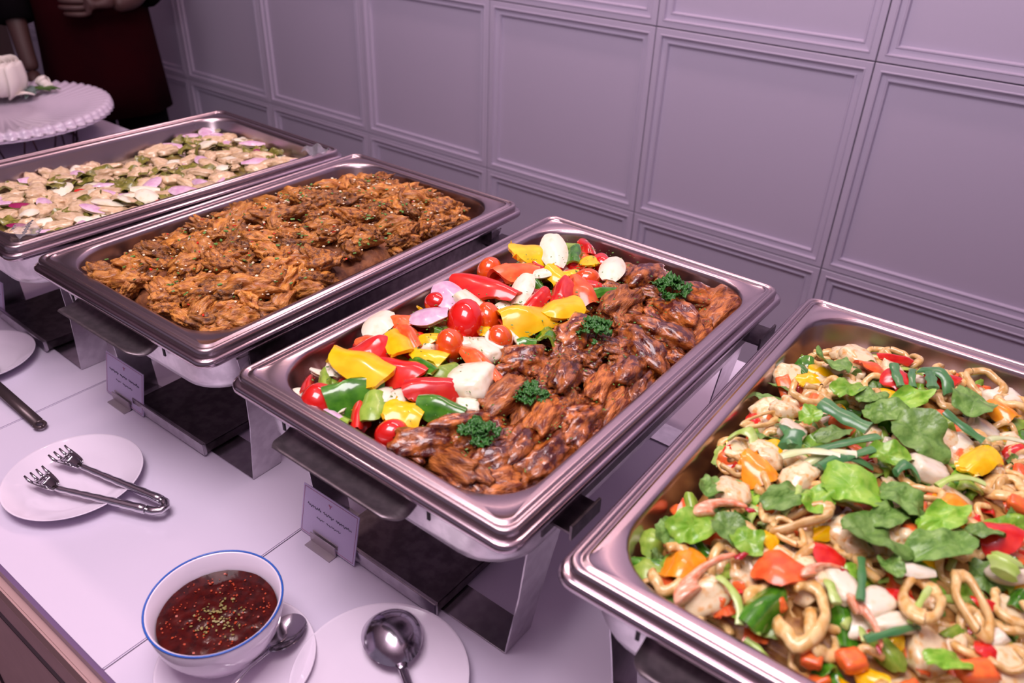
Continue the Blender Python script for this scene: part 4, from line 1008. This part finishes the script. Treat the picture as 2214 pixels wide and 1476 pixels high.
# name cards
def squig(parts, x0, x1, z, amp, y, thick, rr):
    n = int((x1-x0)/.0011); pts = []
    for i in range(n+1):
        x = x0+(x1-x0)*i/n; pts.append((x, y, z+amp*(math.sin(i*1.9)+.5*math.sin(i*.83+rr.random()*.6))*(.5+.5*rr.random())))
    parts.append(tube_mesh('w', pts, thick, 4))
def card(x0, x1, y, label, seed, h=.066, rz=.0):
    w_ = x1-x0; e = empty('name_card', ((x0+x1)/2, y, T), rz); tag(e, label, 'card', None)
    tl = -.22
    tilt = empty('x') if False else None
    def tr(p): return (p[0], p[1]*math.cos(tl)-p[2]*math.sin(tl), p[1]*math.sin(tl)+p[2]*math.cos(tl))
    def tm(v): return [tr(q) for q in v]
    bm = bmesh.new(); add_box(bm, -w_/2, w_/2, -.0006, .0006, .003, h); me = to_mesh('card_sheet', bm, False)
    for v in me.vertices: v.co = tr(v.co)
    link('card_sheet', me, M_CARD, e)
    rr = random.Random(seed); parts = []
    squig(parts, -w_*.40, -w_*.15, h*.66, .0020, -.0009, .00035, rr); squig(parts, -w_*.11, w_*.08, h*.66, .0020, -.0009, .00035, rr); squig(parts, w_*.12, w_*.40, h*.66, .0020, -.0009, .00035, rr)
    squig(parts, -w_*.22, -w_*.08, h*.49, .0014, -.0009, .00028, rr); squig(parts, -w_*.04, w_*.22, h*.49, .0014, -.0009, .00028, rr)
    vs, fs = merge(parts); link('handwriting', pyd('handwriting', tm(vs), fs), M_INK, e)
    parts = []
    for k in range(3):
        a = 2*PI*k/3+.5; parts.append(tube_mesh('p', [(0, -.0009, h*.86), (.003*math.cos(a), -.0009, h*.86+.003*math.sin(a))], [.0008, .0004], 5))
    vs, fs = merge(parts); link('emblem', pyd('emblem', tm(vs), fs), M_PINK, e)
    q = .0022; bd = [(-w_/2+q, h-q), (w_/2-q, h-q), (w_/2-q, .003+q), (-w_/2+q, .003+q), (-w_/2+q, h-q)]
    vs, fs = merge([tube_mesh('b', [(a[0], -.0008, a[1]), (b2[0], -.0008, b2[1])], .00028, 4) for a, b2 in zip(bd[:-1], bd[1:])])
    link('border', pyd('border', tm(vs), fs), M_PINK, e)
    bm = bmesh.new(); add_box(bm, -w_*.26, w_*.20, -.012, -.0012, 0.0002, .0016); add_box(bm, -w_*.26, w_*.20, -.0030, -.0015, .0002, .014); add_box(bm, -w_*.26, w_*.20, .0012, .0027, .0002, .014); add_box(bm, -w_*.26, w_*.20, .0012, .012, .0002, .0016)
    link('clip_foot', to_mesh('clip_foot', bm, False), M_CLIP, e)
    return e
card(.028, .117, .043, 'white name card with pink border in front of the pepper and rib dish', 3)
card(-.394, -.301, .046, 'white name card in front of the fried chicken dish', 4)
card(-.80, -.70, .046, 'white name card in front of the farthest dish, cut off by the left edge', 5)
# ------------------------------------------------------------------ cake stand and flowers
px_, py_, pz_ = -1.57, .455, .085
cs = empty('fluted_cake_stand', (px_, py_, T)); tag(cs, 'white fluted round platter on a black wire stand behind the farthest dish', 'cake stand')
nfl = 56; vs, fs = [], []
prof = [(.02, .0), (.07, .0), (.10, .001), (.145, .004), (.20, .011), (.235, .016), (.244, .015), (.247, .008), (.248, -.002)]
NA = nfl*4
for (r_, z) in prof:
    for i in range(NA):
        a = 2*PI*i/NA; fl = math.cos(nfl*a); k = min(1, (r_-.07)/.12) if r_ > .07 else 0
        vs.append(((r_+.005*fl*k)*math.cos(a), (r_+.005*fl*k)*math.sin(a), z+.0042*fl*k*(1 if r_ < .24 else .3)))
n1 = len(prof)
for j in range(n1-1):
    for i in range(NA): a, b_ = j*NA+i, j*NA+(i+1) % NA; fs.append((a, b_, b_+NA, a+NA))
fs.append(tuple(range(NA))[::-1])
N = len(vs); vs2 = vs+[(x, y, z-.005) for x, y, z in vs]; fs2 = fs+[tuple(i+N for i in f[::-1]) for f in fs]
for i in range(NA): a, b_ = (n1-1)*NA+i, (n1-1)*NA+(i+1) % NA; fs2.append((a, a+N, b_+N, b_))
o = link('fluted_plate', pyd('fluted_plate', vs2, fs2), M_PLW, cs); o.location = (0, 0, pz_)
def circ(r, z, n=40): return [(r*math.cos(2*PI*i/n), r*math.sin(2*PI*i/n), z) for i in range(n+1)]
tube('wire_ring', circ(.150, .0025), .003, M_WIRE, cs, 6); tube('wire_ring', circ(.165, .078), .003, M_WIRE, cs, 6)
for k in range(26):
    a = 2*PI*k/26; b_ = a+(.10 if k % 2 else -.10)
    tube('wire_rod', [(.150*math.cos(a), .150*math.sin(a), .003), (.165*math.cos(b_), .165*math.sin(b_), .078)], .0022, M_WIRE, cs, 5)
def rose(x, y, z, r, label, n=34, opened=1.0, tilt=(0, 0)):
    e = empty('white_rose', (x, y, z)); e.rotation_euler = (tilt[0], tilt[1], 0); tag(e, label, 'flower', None)
    for k in range(n):
        t = (k+1)/n; rad = r*(.18+.82*t**.8); a = k*2.4; wd = .75+.25*math.sin(k*1.7); top = 1.05-.55*t*opened
        def f(u, v):
            lon = u*wd; lat = -.9+(v+1)/2*(top+.9); lip = max(0, v)**3*.20*rad*opened
            rr2 = rad*(1+.05*math.sin(u*3+k))+lip
            return rr2*math.cos(lat)*math.cos(lon), rr2*math.cos(lat)*math.sin(lon), rad*math.sin(lat)*.95-u*u*.10*rad+.04*rad*math.sin(u*5+k)*max(0, v)
        v, fc, mi = sheet(8, 7, f, .0012); me = finish('petal', v, fc, [M_ROSE], None, 2)
        p = link('petal', me, None, e); p.rotation_euler = (0, 0, a)
    return e
zt = T+pz_+.012
rose(px_-.085, py_+.045, zt+.055, .066, 'large open white rose at the left edge on the fluted platter', 30, .8)
rose(px_-.075, py_+.150, zt+.018, .022, 'white rosebud lying on the fluted platter', 10, .3, (-.9, .5))
sp = empty('rosebud_sepals', (px_-.060, py_+.135, zt)); tag(sp, 'dark green sepal leaves under the white rosebud', 'leaf')
for a in (-.5, .1, .7):
    o = link('sepal', finish('sepal', *sheet(6, 4, lambda u, v: (.03*u, .009*v*math.cos(u*1.4), .008*(1-u*u)), .001)[:2], [M_SEPAL]), None, sp); o.rotation_euler = (.2, 0, .9+a*.4); o.location = (a*.01, a*.015, .006)
for i, (dx, dy, s, lb) in enumerate(((-.065, .10, .040, 'dusty grey green leaf between the rose and the bud'), (-.035, .07, .030, 'small white petal like leaf lying flat on the fluted platter'), (-.045, .10, .030, 'narrow brown edged leaf beside the large rose'))):
    o = link('dusty_leaf', finish('dusty_leaf', *sheet(8, 5, lambda u, v: (s*u, s*.4*v*math.cos(u*1.45), s*.3*(1-u*u)+s*.1*v*v), .001)[:2], [M_DUSTY if i != 1 else M_ROSE]), None, None, (px_+dx, py_+dy, zt+.004)); o.rotation_euler = (0, -.1, i*1.1); tag(o, lb, 'leaf')

# ------------------------------------------------------------------ waiter standing behind the end of the counter
PX, PY = -2.03, .965; face = math.atan2(-.45, .87)
pe = empty('person', (PX, PY, 0), face+PI/2); tag(pe, 'person in a black top and maroon apron behind the far counter end', 'person')
# local frame: the person faces -y, +x is their left
def skin(name, verts, edges, radii, mt, parent, sub=2, root=0):
    bm = bmesh.new(); lay = bm.verts.layers.skin.verify(); bv = []
    for i, (v, r_) in enumerate(zip(verts, radii)):
        q = bm.verts.new(v); r2 = r_ if isinstance(r_, tuple) else (r_, r_); q[lay].radius = r2; q[lay].use_root = (i == root); bv.append(q)
    for a, b_ in edges: bm.edges.new((bv[a], bv[b_]))
    me = bpy.data.meshes.new(name); bm.to_mesh(me); bm.free(); me.materials.append(mt)
    o = bpy.data.objects.new(name, me); COL.objects.link(o); o.parent = parent
    m_ = o.modifiers.new('Skin', 'SKIN'); m_.use_smooth_shade = True; m_.branch_smoothing = .4
    s = o.modifiers.new('Sub', 'SUBSURF'); s.levels = sub; s.render_levels = sub
    return o
V = [(0, .01, .90), (0, .0, 1.02), (0, .0, 1.18), (0, .01, 1.31), (0, .012, 1.38), (0, .0, 1.44), (0, -.012, 1.52), (0, -.018, 1.58),   # 0-7 trunk, neck, head
     (.09, .01, .86), (.095, 0, .48), (.10, .02, .10), (.10, -.10, .035),        # 8-11 left leg
     (-.09, .01, .86), (-.095, 0, .48), (-.10, .02, .10), (-.10, -.10, .035),     # 12-15
     (.165, .01, 1.32), (.215, .03, 1.08), (.12, -.15, 1.005), (.06, -.185, 1.0),     # 16-19 left arm bent to the waist
     (-.165, .01, 1.32), (-.215, .02, 1.08), (-.205, -.06, .86), (-.200, -.075, .80)]     # 20-23 right arm hanging
Ed = [(0, 1), (1, 2), (2, 3), (3, 4), (4, 5), (5, 6), (6, 7), (0, 8), (8, 9), (9, 10), (10, 11), (0, 12), (12, 13), (13, 14), (14, 15), (3, 16), (16, 17), (17, 18), (18, 19), (3, 20), (20, 21), (21, 22), (22, 23)]
Rd = [(.15, .105), (.125, .09), (.14, .10), (.135, .09), .055, .05, (.072, .09), (.062, .078), .075, .052, .036, .03, .075, .052, .036, .03, .052, .038, .027, .026, .052, .038, .027, .026]
body = skin('body', V, Ed, Rd, M_SKIN, pe)
# face details on the head
def small(name, loc, s, mt, parent):
    bm = bmesh.new(); bmesh.ops.create_uvsphere(bm, u_segments=14, v_segments=10, radius=1)
    o = link(name, to_mesh(name, bm), mt, parent); o.location = loc; o.scale = s; return o
hd_ = small('head_shape', (0, -.018, 1.56), (.073, .092, .108), M_SKIN, pe)
hd_.name = 'head'
vs, fs = merge([tube_mesh('n', [(0, -.105, 1.575), (0, -.120, 1.548), (0, -.112, 1.535)], [.006, .011, .009], 8)])
link('nose', pyd('nose', vs, fs), M_SKIN, pe)
for s in (-1, 1):
    small('eye', (s*.028, -.096, 1.567), (.012, .008, .007), M_EYE, pe); small('ear', (s*.074, -.01, 1.555), (.010, .018, .028), M_SKIN, pe)
    small('brow', (s*.028, -.102, 1.585), (.017, .004, .003), M_HAIR, pe)
small('mouth', (0, -.102, 1.513), (.022, .008, .006), M_LIP, pe)
hv, hf = ico(4); hv2 = []
for v in hv:
    d = v.normalized(); k = 1.0 if (d.z > -.1 and (d.y > -.35 or d.z > .5)) or d.y > .3 else .80
    hv2.append((d.x*.083*k, d.y*.103*k+.002, d.z*.116*k))
o = link('hair', pyd('hair', hv2, hf), M_HAIR, pe); o.location = (0, -.01, 1.575)
small('hair_bun', (0, .105, 1.58), (.04, .035, .04), M_HAIR, pe)
# hands with five fingers each
def hand(wrist, d, side, thumb, name):
    d = Vector(d).normalized(); s = Vector(side).normalized(); n = d.cross(s)
    w0 = Vector(wrist); P = [w0, w0+d*.045, w0+d*.085]; E2 = [(0, 1), (1, 2)]; Rr = [(.026, .016), (.034, .015), (.032, .013)]
    for k in range(4):
        off = s*(-.027+.018*k); L = (.060, .072, .068, .052)[k]; b0 = len(P)
        P += [w0+d*.088+off, w0+d*(.088+L*.45)+off+n*.008, w0+d*(.088+L*.75)+off+n*.020, w0+d*(.088+L*.9)+off+n*.034]
        E2 += [(2, b0), (b0, b0+1), (b0+1, b0+2), (b0+2, b0+3)]; Rr += [.0095, .009, .008, .0065]
    b0 = len(P); t = s*thumb; P += [w0+d*.03+t*.03, w0+d*.058+t*.046+n*.01, w0+d*.085+t*.050+n*.022]; E2 += [(1, b0), (b0, b0+1), (b0+1, b0+2)]; Rr += [.012, .010, .008]
    return skin(name, P, E2, Rr, M_SKIN, pe, 1)
hand((-.200, -.075, .815), (.02, -.05, -1), (0, 1, 0), -1, 'hand')
hand((.075, -.175, 1.0), (-1, -.25, .05), (0, 0, 1), 1, 'hand')
# clothes
def loft(name, rings, mt, parent, n=40, fold=0.0, nf=9):
    vs, fs = [], []
    for j, (cx, cy, rx, ry, z) in enumerate(rings):
        for i in range(n):
            a = 2*PI*i/n; k = 1+fold*math.sin(nf*a+z*3)*(j/len(rings)); vs.append((cx+rx*k*math.cos(a), cy+ry*k*math.sin(a), z))
    for j in range(len(rings)-1):
        for i in range(n): a, b_ = j*n+i, j*n+(i+1) % n; fs.append((a, b_, b_+n, a+n))
    bm = bmesh.new(); me = pyd(name, vs, fs); bm.from_mesh(me); bmesh.ops.solidify(bm, geom=list(bm.faces), thickness=.004)
    return link(name, to_mesh(name, bm), mt, parent)
loft('shirt', [(0, .0, .165, .12, .92), (0, 0, .155, .115, 1.02), (0, 0, .160, .118, 1.15), (0, .005, .170, .118, 1.28), (0, .01, .150, .10, 1.36), (0, .01, .075, .07, 1.415)], M_SHIRT, pe)
def sleeve(pts, rad): return link('sleeve', pyd('sleeve', *tube_mesh('s', pts, rad, 16)), M_SHIRT, pe)
sleeve([(.13, .01, 1.345), (.175, .012, 1.30), (.205, .025, 1.15), (.218, .03, 1.07), (.19, -.02, 1.04), (.155, -.09, 1.02)], [.07, .068, .060, .060, .055, .050])
sleeve([(-.13, .01, 1.345), (-.175, .012, 1.30), (-.205, .02, 1.15), (-.217, .02, 1.06), (-.214, -.01, .985), (-.211, -.03, .94)], [.07, .068, .062, .062, .058, .052])
loft('apron', [(0, -.005, .158, .122, 1.03), (0, -.005, .160, .128, .96), (0, -.005, .165, .132, .85), (0, -.005, .170, .138, .76), (0, 0, .176, .142, .655)], M_APRON, pe, 48, .03, 8)
loft('apron_bib', [(0, -.03, .12, .105, 1.02), (0, -.025, .115, .105, 1.18), (0, -.018, .10, .108, 1.30)], M_APRON, pe, 32)
tube('apron_tie', [(.16*math.cos(a), .128*math.sin(a)-.005, 1.03) for a in [2*PI*i/30 for i in range(31)]], .008, M_SHIRT, pe, 6)
for s in (-1, 1):
    loft('trouser_leg', [(s*.075, .01, .078, .095, .88), (s*.082, .005, .076, .088, .62), (s*.090, .005, .070, .08, .42), (s*.10, .015, .062, .07, .06)], M_TROUS, pe, 24)
    small('shoe', (s*.10, -.055, .038), (.045, .125, .036), M_TROUS, pe)
box_obj('apron_buckle', .028, .040, -.150, -.142, 1.0, 1.06, M_CHROME, pe, .001)
# clear plastic flaps of cling film left on the rim of the farthest dish
for (x, y, lb) in ((-.470, .035, 'bit of clear cling film at the near corner of the farthest dish'), (-.445, .50, 'bit of clear cling film at the far right corner of the farthest dish')):
    o = link('cling_film', finish('cling_film', *sheet(8, 6, lambda u, v: (.020*u, .014*v, .004*math.sin(4*u+v*3)+.003*v), .0004)[:2], [M_CLING]), None, None, (x, y, T+ZR+.005)); tag(o, lb, 'plastic film')
